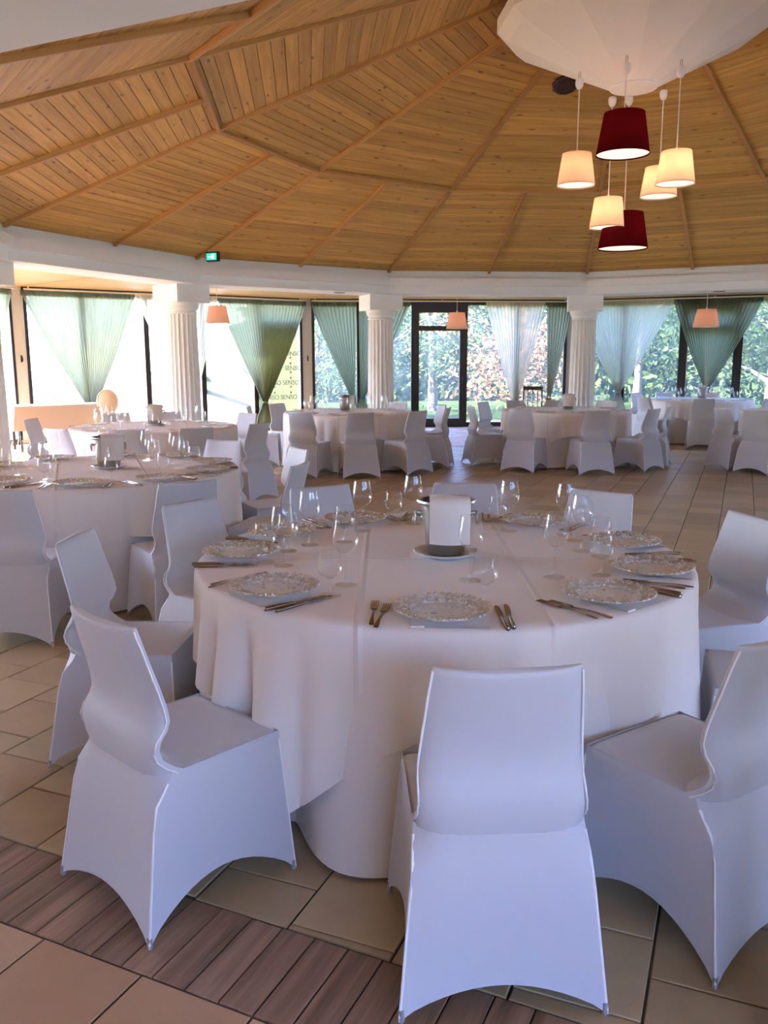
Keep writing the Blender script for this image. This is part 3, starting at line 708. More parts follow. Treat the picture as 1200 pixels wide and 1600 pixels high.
def thing_of(key, name, parts, mat, label, cat, group, loc, rz=0.0):
    if key in proto: return copy_tree(proto[key], loc, rz, label, group)
    r = empty(name, label, cat, group, None, loc, rz)
    for n_, me in parts: put(n_, me, M['glass_foot'] if n_ == 'foot' else mat, r)
    proto[key] = r; return r
ZC = .7605
def wine(loc, label, group): thing_of('wine', 'wine_glass', (('bowl', GW[0]), ('stem', GW[1]), ('foot', GW[2])), M['glass'], label, 'glass', group, loc)
def small(loc, label, group): thing_of('small', 'water_goblet', (('bowl', GS[0]), ('stem', GS[1]), ('foot', GS[2])), M['glass'], label, 'glass', group, loc)
def fork(loc, rz, label, group): thing_of('fork', 'dinner_fork', (('handle', FORK[0]), ('tines', FORK[1])), M['steel'], label, 'fork', group, loc, rz)
def knife(loc, rz, label, group): thing_of('knife', 'table_knife', (('handle', KNIFE[0]), ('blade', KNIFE[1])), M['steel'], label, 'knife', group, loc, rz)
def setting(tx, ty, deg, seat, tname, gl, near=True, cut=True, skip=()):
    """plate on a napkin, two forks, two knives; glasses from gl = [(kind, radius, angle)]"""
    a = rad(deg); ur = Vector((cos(a), sin(a), 0)); ut = Vector((-sin(a), cos(a), 0)); T = Vector((tx, ty, ZC)); rz = a + PI / 2
    g = tname
    if near: put('napkin', NAPKIN, M['napkin'], None, 'folded napkin under the plate %s' % seat, 'napkin', 'napkins on %s' % g, None, T + ur * .815 + ut * .02, rz)
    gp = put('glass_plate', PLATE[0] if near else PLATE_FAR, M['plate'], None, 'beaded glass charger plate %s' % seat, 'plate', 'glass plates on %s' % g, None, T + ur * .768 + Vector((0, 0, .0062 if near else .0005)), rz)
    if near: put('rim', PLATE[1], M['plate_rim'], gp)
    if cut:
        for i, (t, r) in enumerate(((-.205, .765), (-.178, .79))):
            fork(T + ur * r + ut * t, rz + rad(rng.uniform(-7, 3)), '%s steel fork %s' % (('outer', 'inner')[i], seat), 'forks on %s' % g)
        for i, (t, r) in enumerate(((.168, .80), (.192, .785))):
            knife(T + ur * r + ut * t, rz + rad(rng.uniform(-3, 6)), '%s steel knife %s' % (('inner', 'outer')[i], seat), 'knives on %s' % g)
    for kind, r, da in gl:
        b = rad(da); p = T + Vector((cos(b), sin(b), 0)) * r
        if near: (wine if kind == 'w' else small)(p, ('tall wine glass %s' if kind == 'w' else 'short water goblet %s') % seat, ('wine glasses on %s' if kind == 'w' else 'water goblets on %s') % g)
        else: put('wine_glass' if kind == 'w' else 'water_goblet', (GW if kind == 'w' else GS)[3], M['glass'], None, ('tall wine glass %s' if kind == 'w' else 'short water goblet %s') % seat, 'glass', ('wine glasses on %s' if kind == 'w' else 'water goblets on %s') % g, None, p)
# ---- ice bucket, its saucer and napkin
def bucket_meshes():
    out = {}
    b = MB(); b.lathe([(0, .012), (.066, .012), (.072, .018), (.086, .12), (.098, .205)], 48); out['body'] = b.mesh('body', 50)
    b = MB(); b.lathe([(.096, .2), (.104, .202), (.112, .212), (.110, .219), (.100, .216), (.095, .205)], 48); out['rim'] = b.mesh('rim', 50)
    b = MB(); b.lathe([(.099, .216), (.094, .205), (.082, .10), (.0, .09)], 32); out['liner'] = b.mesh('liner', 50)
    b = MB()
    for s in (-1, 1):
        b.tube([(s * .094, 0, .165), (s * .112, 0, .168)], .008, 8)
        b.tube([(s * .114, .022 * cos(q), .150 + .022 * sin(q)) for q in [2 * PI * i / 16 for i in range(17)]], .0045, 6)
    out['ring_handle'] = b.mesh('ring_handle', 60)
    b = MB(); b.lathe([(0, 0), (.075, 0), (.085, .004), (.118, .016), (.124, .021), (.122, .023), (.09, .011), (0, .009)], 48); out['saucer'] = b.mesh('saucer', 50)
    # napkin over the rim: path from inside across the rim and down the front
    path = [(.02, .212), (-.03, .236), (-.075, .236), (-.106, .226), (-.1175, .212), (-.117, .18), (-.112, .14), (-.107, .10), (-.104, .065)]
    def nk(i, j):
        y, z = path[j]; u = i / 8; x = -.066 + .150 * u; c = min(1, max(0, (j - 2) / 2))
        yy = -math.sqrt(max(.0004, y * y - (x * .9) ** 2 * c)) if y < -.03 else y
        return (x, min(yy, y + .02) - .004, z + .004 * sin(u * 5) * (1 - c) - (.004 * u if j == 8 else 0))
    b = MB(); b.grid(9, len(path), nk); b.grid(9, len(path), lambda i, j: (nk(i, j)[0], nk(i, j)[1] - .003, nk(i, j)[2] + (.003 if j < 4 else 0))); out['napkin'] = b.mesh('napkin', 60)
    return out
BKM = bucket_meshes()
def ice_bucket(x, y, rot, where, sc=1.0):
    put('saucer', BKM['saucer'], M['china'], None, 'white saucer under the ice bucket %s' % where, 'saucer', 'bucket saucers', None, (x, y, ZC), rot)
    L = (x, y, ZC + .001)
    if 'bucket' in proto: copy_tree(proto['bucket'], L, rot, 'aluminium ice bucket with ring handles %s' % where)
    else:
        r = empty('ice_bucket', 'aluminium ice bucket with ring handles %s' % where, 'ice bucket', 'ice buckets', None, L, rot); proto['bucket'] = r
        put('body', BKM['body'], M['bucket'], r); put('rim', BKM['rim'], M['bucket'], r); put('liner', BKM['liner'], M['black'], r); put('ring_handle', BKM['ring_handle'], M['bucket'], r)
    put('bucket_napkin', BKM['napkin'], M['napkin'], None, 'white napkin draped over the ice bucket %s' % where, 'napkin', 'bucket napkins', None, (x, y, ZC + .001), rot)

# ================================================================== LAYOUT
TABLES = {
    'main': (.22, 3.18, 0.0, 'nearest the camera'),
    'left': (-1.94, 5.81, .35, 'at the left edge behind the nearest table'),
    'oval': (-2.6, 9.65, -.3, 'in front of the oval-backed chair'),
    'centre': (-.5, 12.2, .2, 'left of the dark framed glass door'),
    'right': (2.66, 12.5, -.15, 'right of the dark framed glass door'),
    'far': (5.8, 15.7, .5, 'by the dark green curtain at far right'),
    'edge': (6.0, 12.0, .9, 'cut off by the right edge'),
}
for nm, (x, y, rot, where) in TABLES.items(): make_table(x, y, rot, where)
W = 'white covered chair '
CH = {
 'main': [(-88, 'with its back squarely to the camera, nearest of all'), (-133.5, 'at the front left of the nearest table, turned to the right'), (-180, 'on the left side of the nearest table, lit blue on its front'),
          (144.5, 'grey in shade at the far left of the nearest table, white edged'), (113, 'behind the wine glasses on the far side of the nearest table'), (81, 'straight behind the ice bucket of the nearest table'),
          (51, 'behind the glass cluster at the far right of the nearest table'), (15.5, 'with a light top, right of the nearest table, facing left'), (-20, 'at the right edge, only its seat showing beside the nearest table'), (-58, 'cut by the right edge at the front right of the nearest table')],
 'left': [(-53, 'dark in shade, back turned, right front of the left edge table'), (-92, 'cut by the left edge, back turned, below the left edge table'), (-13, 'grey with a curved top, right of the left edge table'),
          (25, 'seen edge-on with a bright white side, right of the left edge table'), (65, 'glowing pale blue at the far right of the left edge table')],
 'oval': [(-58, 'dark brown in shade, back turned, in front of the oval-backed chair table'), (-86, 'half hidden by the left ice bucket, back turned'), (-115, 'low and pale blue behind glasses at far left'), (176, 'tilted grey beside the pink-clothed side table'),
          (124, 'tiny behind the glasses under the green curtain tie'), (98, 'small and grey just left of the fluted column foot'), (52, 'pale grey at the right of the table with the oval-backed chair'), (-26, 'mauve in shade between the left and centre tables')],
 'centre': [(-113, 'leftmost of the three backs along the front of the centre table'), (-82, 'middle one of the three backs along the front of the centre table'), (-49, 'rightmost of the three backs along the front of the centre table'), (-12, 'edge-on at the right end of the centre table, nearer one'),
            (18, 'pale, facing left at the right end of the centre table, farther one'), (142, 'grey under the lettered window pane'), (178, 'seen side-on at the left end of the centre table'), (60, 'low and pale behind the centre table beside the column')],
 'right': [(-127, 'leftmost back along the front of the table right of the door'), (-86, 'middle back along the front of the table right of the door'), (-48, 'brown in shade, rightmost back along the table right of the door'), (-22, 'edge-on at the right end of the table right of the door'),
           (-171, 'pale, facing right, nearest the glass door'), (140, 'peeking out behind the pale chair nearest the glass door'), (112, 'under the white curtain tie beside the glass door'), (85, 'tiny, right of the dark wooden chair'), (52, 'tiny behind glasses under the pale green curtain')],
 'far': [(-108, 'standing with its back to the aisle at the far right table'), (-150, 'pale with a pink-lit top left of the far right table'), (125, 'pinkish, farthest left behind the far right table'), (98, 'behind the ice bucket of the far right table'),
         (62, 'behind the glasses right of the far dark green curtain tie'), (-20, 'with a lit top at the far right by the right edge'), (-60, 'brown, right of the far right table front')],
 'edge': [(-166, 'side-on in the right aisle, facing right'), (-143, 'light grey, back turned, at the right edge above the aisle')],
}
GRP = {'main': 'chairs around the nearest table', 'left': 'chairs around the left edge table', 'oval': 'chairs around the table by the oval-backed chair', 'centre': 'chairs around the centre table', 'right': 'chairs around the table right of the door', 'far': 'chairs around the far right table', 'edge': 'chairs at the right edge'}
for nm, lst in CH.items():
    x, y = TABLES[nm][:2]
    for d, lab in lst: chair_at(x, y, d, W + lab, GRP[nm], 1.21 if nm == 'main' else 1.24, 0 if nm == 'main' and d in (-87, -133.5) else rng.uniform(-5, 5))
# nearest table: measured settings
T0 = TABLES['main']
NEAR = [(-93.5, 'at the setting nearest the camera', [('w', .39, -79.4), ('s', .66, -82.3)], 1),
        (-138.5, 'at the front left setting of the nearest table', [('w', .56, -128.4), ('s', .69, -124.6)], 1),
        (179.3, 'at the left setting of the nearest table', [('w', .61, -163.9), ('s', .67, -169.5)], 1),
        (149, 'at the second setting up the left of the nearest table', [('w', .55, 161), ('s', .60, 173)], 1),
        (117.6, 'at the far left setting of the nearest table', [('w', .56, 124.2), ('s', .45, 148.2)], 1),
        (85, 'at the far setting behind the nearest ice bucket', [('w', .63, 98), ('s', .64, 106)], 1),
        (53.2, 'at the far right setting of the nearest table', [('w', .56, 54.6), ('s', .58, 61)], 1),
        (13.2, 'at the second setting down the right of the nearest table', [('w', .66, 33.5), ('s', .62, 24)], 1),
        (-19.6, 'at the right setting of the nearest table', [('w', .55, 6), ('s', .60, -3.4)], 1),
        (-50.9, 'at the front right setting of the nearest table', [('w', .50, -43), ('s', .62, -31)], 1)]
for d, seat, gl, c in NEAR: setting(T0[0], T0[1], d, seat, 'the nearest table', gl)
ice_bucket(.235, 3.165, rad(-1), 'on the nearest table')
SEATS = ['near side', 'near right', 'right side nearer', 'right side farther', 'far right', 'far side', 'far left', 'left side farther', 'left side nearer', 'near left']
TN = {'left': 'of the left edge table', 'oval': 'of the table by the oval-backed chair', 'centre': 'of the centre table', 'right': 'of the table right of the door', 'far': 'of the far right table'}
for nm, ph in (('left', -82), ('oval', -90), ('centre', -98), ('right', -86), ('far', -90)):
    x, y = TABLES[nm][:2]
    for i in range(10):
        d = ph + 36 * i; n_ = nm == 'left'
        setting(x, y, d, '%s %s' % (SEATS[i], TN[nm]), {'left': 'the left edge table', 'oval': 'the table by the oval-backed chair', 'centre': 'the centre table', 'right': 'the table right of the door', 'far': 'the far right table'}[nm],
                [('w', .53, d + rng.uniform(7, 13)), ('s', .63, d + rng.uniform(11, 17))], n_, n_ and i in (9, 0, 1, 2))
ice_bucket(-1.9, 5.85, rad(28), 'on the left edge table')
ice_bucket(-2.62, 9.75, rad(20), 'on the table by the oval-backed chair')
ice_bucket(-.55, 12.25, rad(60), 'on the centre table')
ice_bucket(2.68, 12.45, rad(-8), 'on the table right of the door')
ice_bucket(5.85, 15.75, rad(160), 'on the far right table')

# ---- curtains (in the frame of their bay)
def curtain(k, s0, s1, st, zt, mat, hem, label, tail=.16, z1=2.70):
    nu, nv = 97, 30; dk = .13; npl = max(8, int((s1 - s0) * 13)); ph = rng.random() * 6
    def pt(i, j):
        u = i / (nu - 1); v = j / (nv - 1); z = z1 - (z1 - .06) * v
        if z >= zt:
            q = (z1 - z) / (z1 - zt); wdt = 1 - q; a = st - .045; b_ = st + .045; e = q ** 1.12
            l, r = s0 + (a - s0) * e, s1 + (b_ - s1) * e
        else:
            q = (zt - z) / (zt - .06); l, r = st - .045 - tail * min(1, q * 1.6) , st + .045 + tail * min(1, q * 1.6)
        x = l + (r - l) * u; amp = .022 * (.35 + .65 * abs(sin(2.2 * u + ph))) * (1 if z >= zt else .8)
        y = dk + amp * sin(2 * PI * npl * u + .8 * sin(5 * u + ph)) + .012 * sin(3 * u + ph) + (.02 * sin(PI * min(1, max(0, (z1 - z) / (z1 - zt)))))
        return (x, y, z)
    b = MB(); b.grid(nu, nv, pt); r = put('curtain', b.mesh('curtain', 180), mat, None, label, 'curtain', None, None, mtx=bay_frame(k))
    b = MB(); b.grid(nu, 2, lambda i, j: (pt(i, 0)[0], pt(i, 0)[1] * 1.0 - .004, z1 + .015 - .10 * j)); put('heading', b.mesh('heading', 180), hem, r)
    b = MB(); b.tube([(st + .058 * cos(q), dk + .01 + .035 * sin(q), zt) for q in [2 * PI * i / 14 for i in range(15)]], .012, 6); put('tieback', b.mesh('tieback', 60), hem, r)
    return r
G_, I_ = (M['sage'], M['sage_hem']), (M['ivory'], M['ivory_hem'])
curtain(0, .06, 2.11, 1.18, .6, *G_, 'added sage sheer curtain unseen beyond the left edge, farthest along its window')  # unseen curtain, added to keep sun off the next bay's curtain
curtain(0, 2.11, 3.9, 3.0, .6, *I_, 'added ivory sheer curtain unseen beyond the left edge, between two sage ones')  # also added out of view to hold back the sun
curtain(0, 3.9, 5.72, 4.75, .6, *G_, 'sage sheer curtain at the left edge behind the white column')
curtain(1, .06, 2.11, 1.18, .57, *G_, 'pale sage sheer curtain tied at middle, left of the ivory one')
curtain(1, 2.11, 3.78, 3.17, .6, *I_, 'ivory sheer curtain hanging behind the left fluted column')
curtain(1, 3.80, 5.84, 4.8, .61, *G_, 'sage sheer curtain in front of the lettered window pane')
curtain(2, .10, 1.09, .99, .66, *G_, 'sage sheer curtain swept right, beside the white window post')
curtain(2, 1.13, 2.25, 1.2, .66, *G_, 'narrow sage sheer curtain swept left, behind the middle column')
curtain(2, 3.92, 5.25, 4.60, .5, *I_, 'white sheer curtain tied at middle, right of the glass door', .12)
curtain(2, 5.27, 5.86, 5.38, .62, *G_, 'dark narrow sage curtain left of the right column')
curtain(3, .05, 2.16, 1.09, .78, *I_, 'wide pale sheer curtain right of the right column')
curtain(3, 2.14, 3.88, 2.90, .86, *G_, 'dark sage sheer curtain behind the rightmost pendant lamp')
curtain(3, 3.88, 5.80, 4.9, .7, *I_, 'pale sheer curtain at the right edge')
for k in (0, 1, 2, 3):
    b = MB(); b.tube([(.12, .115, 2.735), (WALL_L - .12, .115, 2.735)], .016, 8)
    r = put('curtain_rod', b.mesh('curtain_rod', 60), M['rod'], None, ['cream curtain rod over the window at the left edge', 'cream curtain rod over the overexposed left windows', 'cream curtain rod over the glass door bay', 'cream curtain rod over the right window bay'][k], 'curtain rod', 'curtain rods', None, mtx=bay_frame(k))
    b = MB()
    for s in (.2, WALL_L / 2, WALL_L - .2): b.box(s - .012, s + .012, .1, .13, 2.745, 2.78)
    put('bracket', b.mesh('bracket'), M['rod'], r)
# lettering on the pane beside the white post
bm1 = bay_frame(1); w1 = WINDOWS[1]
def lettering(txt, s, z, size):
    c = bpy.data.curves.new('lettering', 'FONT'); c.body = txt; c.size = size; c.align_x = 'CENTER'; c.extrude = .001
    o = put('lettering', c, M['letter'], w1); o.matrix_local = Matrix(((1, 0, 0, s), (0, 0, -1, -.006), (0, 1, 0, z), (0, 0, 0, 1)))
for i, (txt, s) in enumerate((('SENSO', 5.56), ('SENSO', 5.56), ('SENSO SENSO', 5.28), ('O SENSO SENSO', 5.15))): lettering(txt, s, 1.58 - i * .31, .135)
for z, s in ((1.46, 5.5), (1.15, 5.5), (.84, 5.5), (.84, 5.1)):
    for dz, up in ((.06, 1), (-.03, -1)):
        b = MB(); b.add([(s - .03, -.006, z + dz), (s + .03, -.006, z + dz), (s, -.006, z + dz + .045 * up)], [(0, 1, 2)]); put('triangle_mark', b.mesh('triangle_mark'), M['letter'], w1)

# ---- white faceted canopy under the apex and its pendants
cv = MB()
zt = 4.62
rings = [(.2, 3.88), (1.12, 4.32), (1.22, 4.40), (1.22, 4.52), (.12, 4.60), (.12, 5.05)]
for R, z in rings: cv.v += [(R * cos(ang(k)), R * sin(ang(k)), z) for k in range(12)]
for j in range(len(rings) - 1):
    for k in range(12): cv.f.append((j * 12 + k, j * 12 + (k + 1) % 12, (j + 1) * 12 + (k + 1) % 12, (j + 1) * 12 + k))
can = empty('ceiling_canopy', 'white faceted inverted cone canopy hanging under the roof apex', 'ceiling canopy', None, None, (CX, CY, 0))
put('facets', cv.mesh('facets'), M['canopy'], can)
b = MB(); b.lathe([(0, 3.868), (.205, 3.868), (.212, 3.876), (.205, 3.885), (0, 3.885)], 40); put('bottom_disc', b.mesh('bottom_disc', 40), M['canopy'], can)
def lamp(x, y, ztop, zshade, R, h, mat, label, cup=True, power=.55, group='pendant lamps under the white canopy', r_top=.76):
    r = empty('pendant_lamp', label, 'lamp', group, None, (x, y, 0))
    b = MB(); b.lathe([(R * r_top, zshade + h), (R, zshade)], 48); b.lathe([(R * r_top - .003, zshade + h), (R - .003, zshade)], 48); b.lathe([(R * r_top - .003, zshade + h), (R * r_top, zshade + h)], 48); b.lathe([(R - .003, zshade), (R, zshade)], 48)
    put('lamp_shade', b.mesh('lamp_shade', 60), mat, r)
    b = MB(); b.disc(R - .006, zshade + .012, 48, up=False); put('diffuser', b.mesh('diffuser'), M['lamp_disc'], r)
    b = MB(); b.disc(R * r_top - .004, zshade + h - .006, 40); put('top_disc', b.mesh('top_disc'), mat, r)
    b = MB(); b.tube([(0, 0, zshade + h), (0, 0, ztop - .06)], .005, 6); put('cord', b.mesh('cord'), M['cord'], r)
    b = MB(); b.lathe([(0, zshade + h + .03), (.012, zshade + h + .03), (.016, zshade + h), (0, zshade + h - .002)], 12); put('fitting', b.mesh('fitting', 40), M['plastic'], r)
    if cup:
        b = MB(); b.lathe([(0, ztop - .145), (.02, ztop - .14), (.034, ztop - .115), (.037, ztop - .085), (.033, ztop - .06), (.012, ztop - .05), (0, ztop - .05)], 20); put('cord_cup', b.mesh('cord_cup', 60), M['plastic'], r)
        b = MB(); b.tube([(-.008, 0, ztop - .055), (-.008, 0, ztop - .005), (0, 0, ztop + .004), (.008, 0, ztop - .005), (.008, 0, ztop - .055)], .0025, 5); put('hook', b.mesh('hook'), M['steel'], r)
    else:
        b = MB(); b.lathe([(0, ztop - .07), (.02, ztop - .065), (.04, ztop - .02), (.045, ztop), (0, ztop)], 20); put('ceiling_rose', b.mesh('ceiling_rose', 60), M['plastic'], r)
    pl = bpy.data.lights.new('bulb', 'POINT'); pl.energy = power; pl.color = (1, .62, .34); pl.shadow_soft_size = .05
    po = bpy.data.objects.new('bulb', pl); COL.objects.link(po); po.parent = r; po.location = (0, 0, zshade + h * .55)
lamp(2.05, 7.70, 4.0, 3.215, .225, .335, M['shade_red'], 'upper of the two burgundy pendant lamps, high under the canopy', power=1.2)
lamp(2.33, 8.60, 4.0, 2.55, .238, .335, M['shade_red'], 'lower burgundy pendant lamp, hanging lowest of the cluster', power=1.2)
lamp(2.53, 7.76, 3.99, 2.985, .167, .272, M['shade'], 'ivory pendant lamp brightest at the right of the cluster')
lamp(2.59, 8.40, 3.99, 2.995, .170, .265, M['shade'], 'ivory pendant lamp half hidden behind the right one')
lamp(2.145, 8.50, 3.96, 2.73, .170, .275, M['shade'], 'ivory pendant lamp tucked behind the lower burgundy lamp')
lamp(1.745, 8.10, 4.0, 3.04, .170, .275, M['shade'], 'greyish ivory pendant lamp alone at the left of the cluster', power=.35)
lamp(-2.66, 13.95, 2.78, 2.075, .192, .27, M['shade_tan'], 'tan pendant lamp in the aisle beside the left column', False, .22, 'aisle pendant lamps', .72)
lamp(1.325, 15.70, 2.78, 2.035, .192, .285, M['shade_tan'], 'tan pendant lamp in the aisle in front of the glass door', False, .22, 'aisle pendant lamps', .72)
lamp(5.56, 15.00, 2.78, 2.03, .218, .30, M['shade_tan'], 'tan pendant lamp in the aisle before the dark sage curtain', False, .22, 'aisle pendant lamps', .72)
# dark round speaker on the boards, beside the canopy
fm2 = sector_frame(2); p_ = fm2.inverted() @ Vector((1.98, 9.9, 4.456))
b = MB(); b.lathe([(0, .0), (.15, .0), (.15, .03), (.135, .045), (.06, .05), (0, .05)], 10); spk = put('roof_speaker', b.mesh('roof_speaker'), M['stain'], None, 'dark brown ten-sided speaker cover on the roof boards behind the canopy', 'speaker', mtx=fm2 @ Matrix.Translation((p_.x, p_.y, .012)))
b = MB(); b.lathe([(.10, .047), (.11, .054), (.12, .047)], 10); put('trim_ring', b.mesh('trim_ring'), M['black'], spk)
# green emergency sign on the beam ledge
ex = empty('exit_light', 'small glowing green emergency exit light on the beam ledge', 'emergency light', None, None, (-2.265, 11.72, 2.778), rad(-27))
put('housing', bevel_box(.20, .06, .125, .008), M['black'], ex, loc=(0, 0, .065))
put('lit_panel', MB().box(-.08, .08, -.036, -.030, .022, .108).mesh('lit_panel'), M['exit'], ex)
b = MB(); b.box(-.055, .0, -.039, -.036, .05, .066); b.box(.0, .05, -.039, -.036, .03, .098); put('pictogram', b.mesh('pictogram'), M['exit_white'], ex)

# ---- side table with pink cloth, oval-backed chair, dark wooden chair
wall_a = math.atan2(bm1.col[0].y, bm1.col[0].x)
st_ = empty('side_table', 'rectangular side table under the window at the left edge', 'table', None, None, (-5.55, 14.62, 0), wall_a)
put('tabletop', bevel_box(1.55, .7, .03, .005), M['tablewood'], st_, loc=(0, 0, .735))
lg = MB(); lg.lathe([(0, 0), (.022, 0), (.026, .3), (.026, .72), (0, .72)], 12); lgm = lg.mesh('leg', 40)
for x in (-.7, .7):
    for y in (-.28, .28): put('leg', lgm, M['frame'], st_, loc=(x, y, 0))
def box_cloth(hx, hy, z, drop, flare, nside):
    b = MB(); per = []
    for s in range(4):
        for i in range(nside):
            t = i / nside; per.append([( -1 + 2 * t, -1), (1, -1 + 2 * t), (1 - 2 * t, 1), (-1, 1 - 2 * t)][s])
    rows = [(.0, 0), (1, 0), (1.008, .01)] + [(1.01 + flare * q, drop * q) for q in (.3, .6, 1)]
    def f(i, j):
        px, py = per[i]; sc, d = rows[j]; rip = .012 * sin(i * .9) * (d / drop)
        return (px * hx * sc + px * rip, py * hy * sc + py * rip, z - d)
    b.grid(len(per), len(rows), f, True); return b.mesh('cloth', 50)
put('table_cloth', box_cloth(.79, .37, .757, .40, .05, 16), M['pinkcloth'], None, 'sunlit pinkish cloth hanging over the side table at the left edge', 'tablecloth', None, None, (-5.55, 14.62, 0), wall_a)
oc = empty('oval_chair', 'cream oval-backed armchair under the tied pale sage curtain', 'chair', None, None, (-4.62, 14.35, 0), rad(200))
b = MB(); b.lathe([(0, -.02), (.14, -.02), (.158, 0), (.14, .02), (0, .02)], 40, m=Matrix.Translation((0, -.22, .80)) @ Matrix.Rotation(rad(-80), 4, 'X') @ Matrix.Diagonal((1, 1.2, 1, 1))); put('backrest', b.mesh('backrest', 50), M['cream'], oc)
b = MB(); b.tube([(.165 * cos(q), -.225 - .035 * sin(q), .80 + .20 * sin(q)) for q in [2 * PI * i / 32 for i in range(33)]], .014, 8); put('back_frame', b.mesh('back_frame', 60), M['creamframe'], oc)
put('seat', bevel_box(.46, .44, .08, .03), M['cream'], oc, loc=(0, .02, .44))
lg = MB(); lg.tube([(0, 0, 0), (0, .0, .41)], [.014, .022], 10); lgm2 = lg.mesh('leg', 40)
for x in (-.2, .2):
    for y in (-.18, .2): put('leg', lgm2, M['creamframe'], oc, loc=(x, y, 0))
    b = MB(); b.tube([(x, -.22, .68), (x * 1.12, 0, .66), (x * 1.12, .14, .64), (x, .16, .42)], .014, 8); put('arm', b.mesh('arm', 60), M['creamframe'], oc)
for sx in (-.1, .1):
    b = MB(); b.tube([(sx, -.21, .42), (sx, -.215, .63)], .014, 8); put('back_post', b.mesh('back_post', 60), M['creamframe'], oc)
wc = empty('wooden_chair', 'dark wooden slat-back chair by the window right of the white curtain', 'chair', None, None, (3.05, 17.55, 0), rad(170))
put('seat', bevel_box(.42, .42, .04, .012), M['oak'], wc, loc=(0, 0, .45))
for x in (-.185, .185):
    b = MB(); b.tube([(x, -.19, 0), (x, -.19, .46), (x, -.23, .92)], .018, 8); put('rear_leg', b.mesh('rear_leg', 60), M['oak'], wc)
    b = MB(); b.tube([(x, .18, 0), (x, .18, .44)], [.015, .02], 8); put('front_leg', b.mesh('front_leg', 60), M['oak'], wc)
b = MB(); b.box(-.2, .2, -.245, -.215, .86, .94); put('top_rail', b.mesh('top_rail'), M['oak'], wc)
for x in (-.1, 0, .1):
    b = MB(); b.tube([(x, -.195, .47), (x, -.228, .87)], .011, 8); put('slat', b.mesh('slat', 60), M['oak'], wc)

# ---- garden: trees and a low wall beyond the glass
def leaves(n, rx, rz, cz, size, seed):
    r_ = random.Random(seed); b = MB()
    cl = [(Vector((r_.gauss(0, .5), r_.gauss(0, .5), r_.gauss(0, .5)))) for _ in range(16)]
    for i in range(n):
        c = r_.choice(cl); p = c * 1.0 + Vector((r_.gauss(0, .26), r_.gauss(0, .26), r_.gauss(0, .24)))
        p = Vector((p.x * rx, p.y * rx, cz + p.z * rz)); 
        if p.z < .15: continue
        d = Vector((r_.gauss(0, 1), r_.gauss(0, 1), r_.gauss(0, 1))).normalized(); e = d.orthogonal().normalized(); s = size * r_.uniform(.6, 1.4)
        b.add([p - d * s, p + e * s * .45, p + d * s, p - e * s * .45], [(0, 1, 2, 3)])
    return b.mesh('foliage')
def trunk(h, r, seed, nb=6, spread=1.2):
    r_ = random.Random(seed); b = MB(); lean = Vector((r_.uniform(-.3, .3), r_.uniform(-.3, .3), 0))
    pts = [lean * (q * q) + Vector((0, 0, h * q)) for q in (0, .2, .4, .6, .8, 1)]; b.tube(pts, [r * (1.15 - .8 * q) for q in (0, .2, .4, .6, .8, 1)], 8)
    for i in range(nb):
        q = r_.uniform(.25, .9); s = lean * q * q + Vector((0, 0, h * q)); a = r_.uniform(0, 2 * PI); l = spread * r_.uniform(.6, 1.3)
        e = s + Vector((cos(a) * l, sin(a) * l, l * r_.uniform(.3, .9))); b.tube([s, s.lerp(e, .5) + Vector((0, 0, .1)), e], [r * .45, r * .3, r * .1], 6)
    return b.mesh('trunk', 60)
tv = [(trunk(3.4, .13, 1), leaves(2600, 1.7, 1.6, 3.0, .085, 1)), (trunk(2.8, .10, 2, 8), leaves(2600, 1.9, 1.5, 2.1, .08, 2)), (trunk(3.8, .15, 3, 7, 1.6), leaves(3000, 2.1, 2.0, 3.2, .09, 3))]
FRONT = [(98, 16.0, 1, 'leaf', 'bushy green tree outside, behind the middle column'), (92, 19.2, 2, 'leaf', 'green tree filling the dark glass door'),
         (85, 15.8, 1, 'leaf_red', 'russet bush outside the pane beside the glass door'), (73, 16.0, 0, 'leaf', 'green tree outside, behind the column beyond the door'), (61, 15.9, 2, 'leaf', 'broad green tree outside the pale curtain bay'), (48, 16.2, 0, 'leaf2', 'olive tree outside by the dark sage curtain')]
TREES = [(a, r, v, l, t, None) for a, r, v, l, t in FRONT] + [(a, 21.0 if i % 2 else 19.9, (i + 1) % 3, 'leaf' if i % 2 else 'leaf2', lb_, 'back row garden trees') for i, (a, lb_) in enumerate(((103, 'back row tree behind the middle column curtains'), (79, 'back row tree behind the russet bush outside'), (67, 'back row tree behind the pale curtain right of the column'), (55, 'back row tree outside left of the dark sage curtain'), (42, 'back row tree outside at the right edge')))]
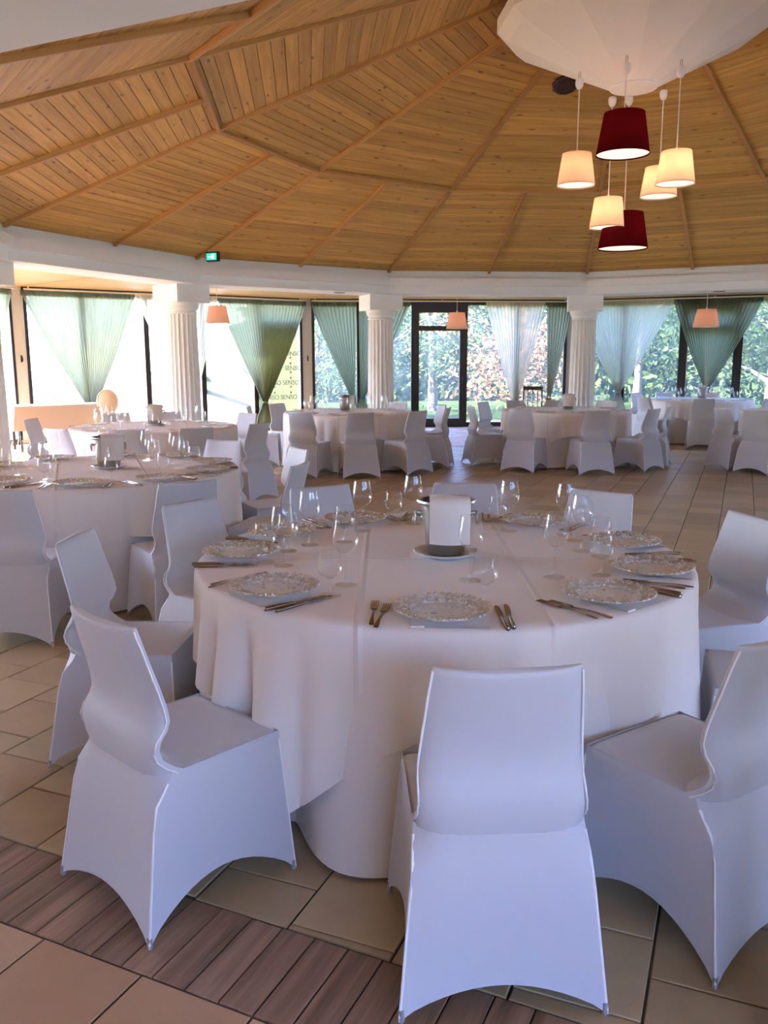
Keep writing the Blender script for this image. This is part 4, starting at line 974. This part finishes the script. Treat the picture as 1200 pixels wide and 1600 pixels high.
for i, (a, R, v, lm, lab, grp) in enumerate(TREES):
    t = empty('garden_tree', lab, 'tree', grp, None, (CX + R * cos(rad(a)), CY + R * sin(rad(a)), -.14), rad(i * 47))
    put('trunk', tv[v][0], M['bark'], t)
    fo = put('foliage', tv[v][1].copy() if len(tv[v][1].materials) else tv[v][1], None, t, kind='stuff'); fo.data.materials.clear(); fo.data.materials.append(M[lm])
hb = MB(); r_ = random.Random(5); NA = 150
hh = [(R_, z_) for R_, z_ in ((25.2, -.14), (24.8, 1.2), (25.0, 2.8), (25.4, 3.9), (26.2, 4.5), (27.4, 4.4), (27.8, -.14))]
def hedge(i, j):
    a = rad(-172 + 196 * i / NA); R_, z_ = hh[j]; return (CX + (R_ + r_.uniform(-.25, .25)) * cos(a), CY + (R_ + r_.uniform(-.25, .25)) * sin(a), z_ + (r_.uniform(-.3, .3) if 0 < j < 6 else 0))
hb.grid(NA + 1, len(hh), hedge); put('added_hedge', hb.mesh('added_hedge'), M['hedge'], None, 'added dark green hedge around the back of the hall, blocking low sky light', 'hedge', kind='stuff')  # unseen hedge, added to keep low sky light off the far chairs
bh = MB()
for i in range(15000):
    a = rad(r_.uniform(34, 107)); q = r_.random(); R_ = 25.8 + r_.gauss(0, .5) - .6 * sin(7 * a) ; z_ = -.1 + 5.0 * q + .5 * sin(11 * a) * q
    p = Vector((CX + R_ * cos(a), CY + R_ * sin(a), z_)); d = Vector((r_.gauss(0, 1), r_.gauss(0, 1), r_.gauss(0, 1))).normalized(); e = d.orthogonal().normalized(); sz = r_.uniform(.12, .28)
    bh.add([p - d * sz, p + e * sz * .55, p + d * sz, p - e * sz * .55], [(0, 1, 2, 3)])
put('garden_shrubbery', bh.mesh('garden_shrubbery'), M['leaf'], None, 'bank of green shrubs closing the garden behind the trees', 'shrubs', kind='stuff')
hl = MB(); hp = [(33, -.14), (36, 3.0), (42, 6.0), (50, 8.5), (60, 9.5), (75, -.14)]
def hill(i, j):
    a = rad(50 + 56 * i / 60); R_, z_ = hp[j]; k = sin(PI * i / 60) ** .5
    return (CX + (R_ + r_.uniform(-.8, .8)) * cos(a), CY + (R_ + r_.uniform(-.8, .8)) * sin(a), z_ * k + (r_.uniform(-.6, .6) if 0 < j < 5 else 0))
hl.grid(61, len(hp), hill); put('hill', hl.mesh('hill'), M['leaf'], kind='structure')
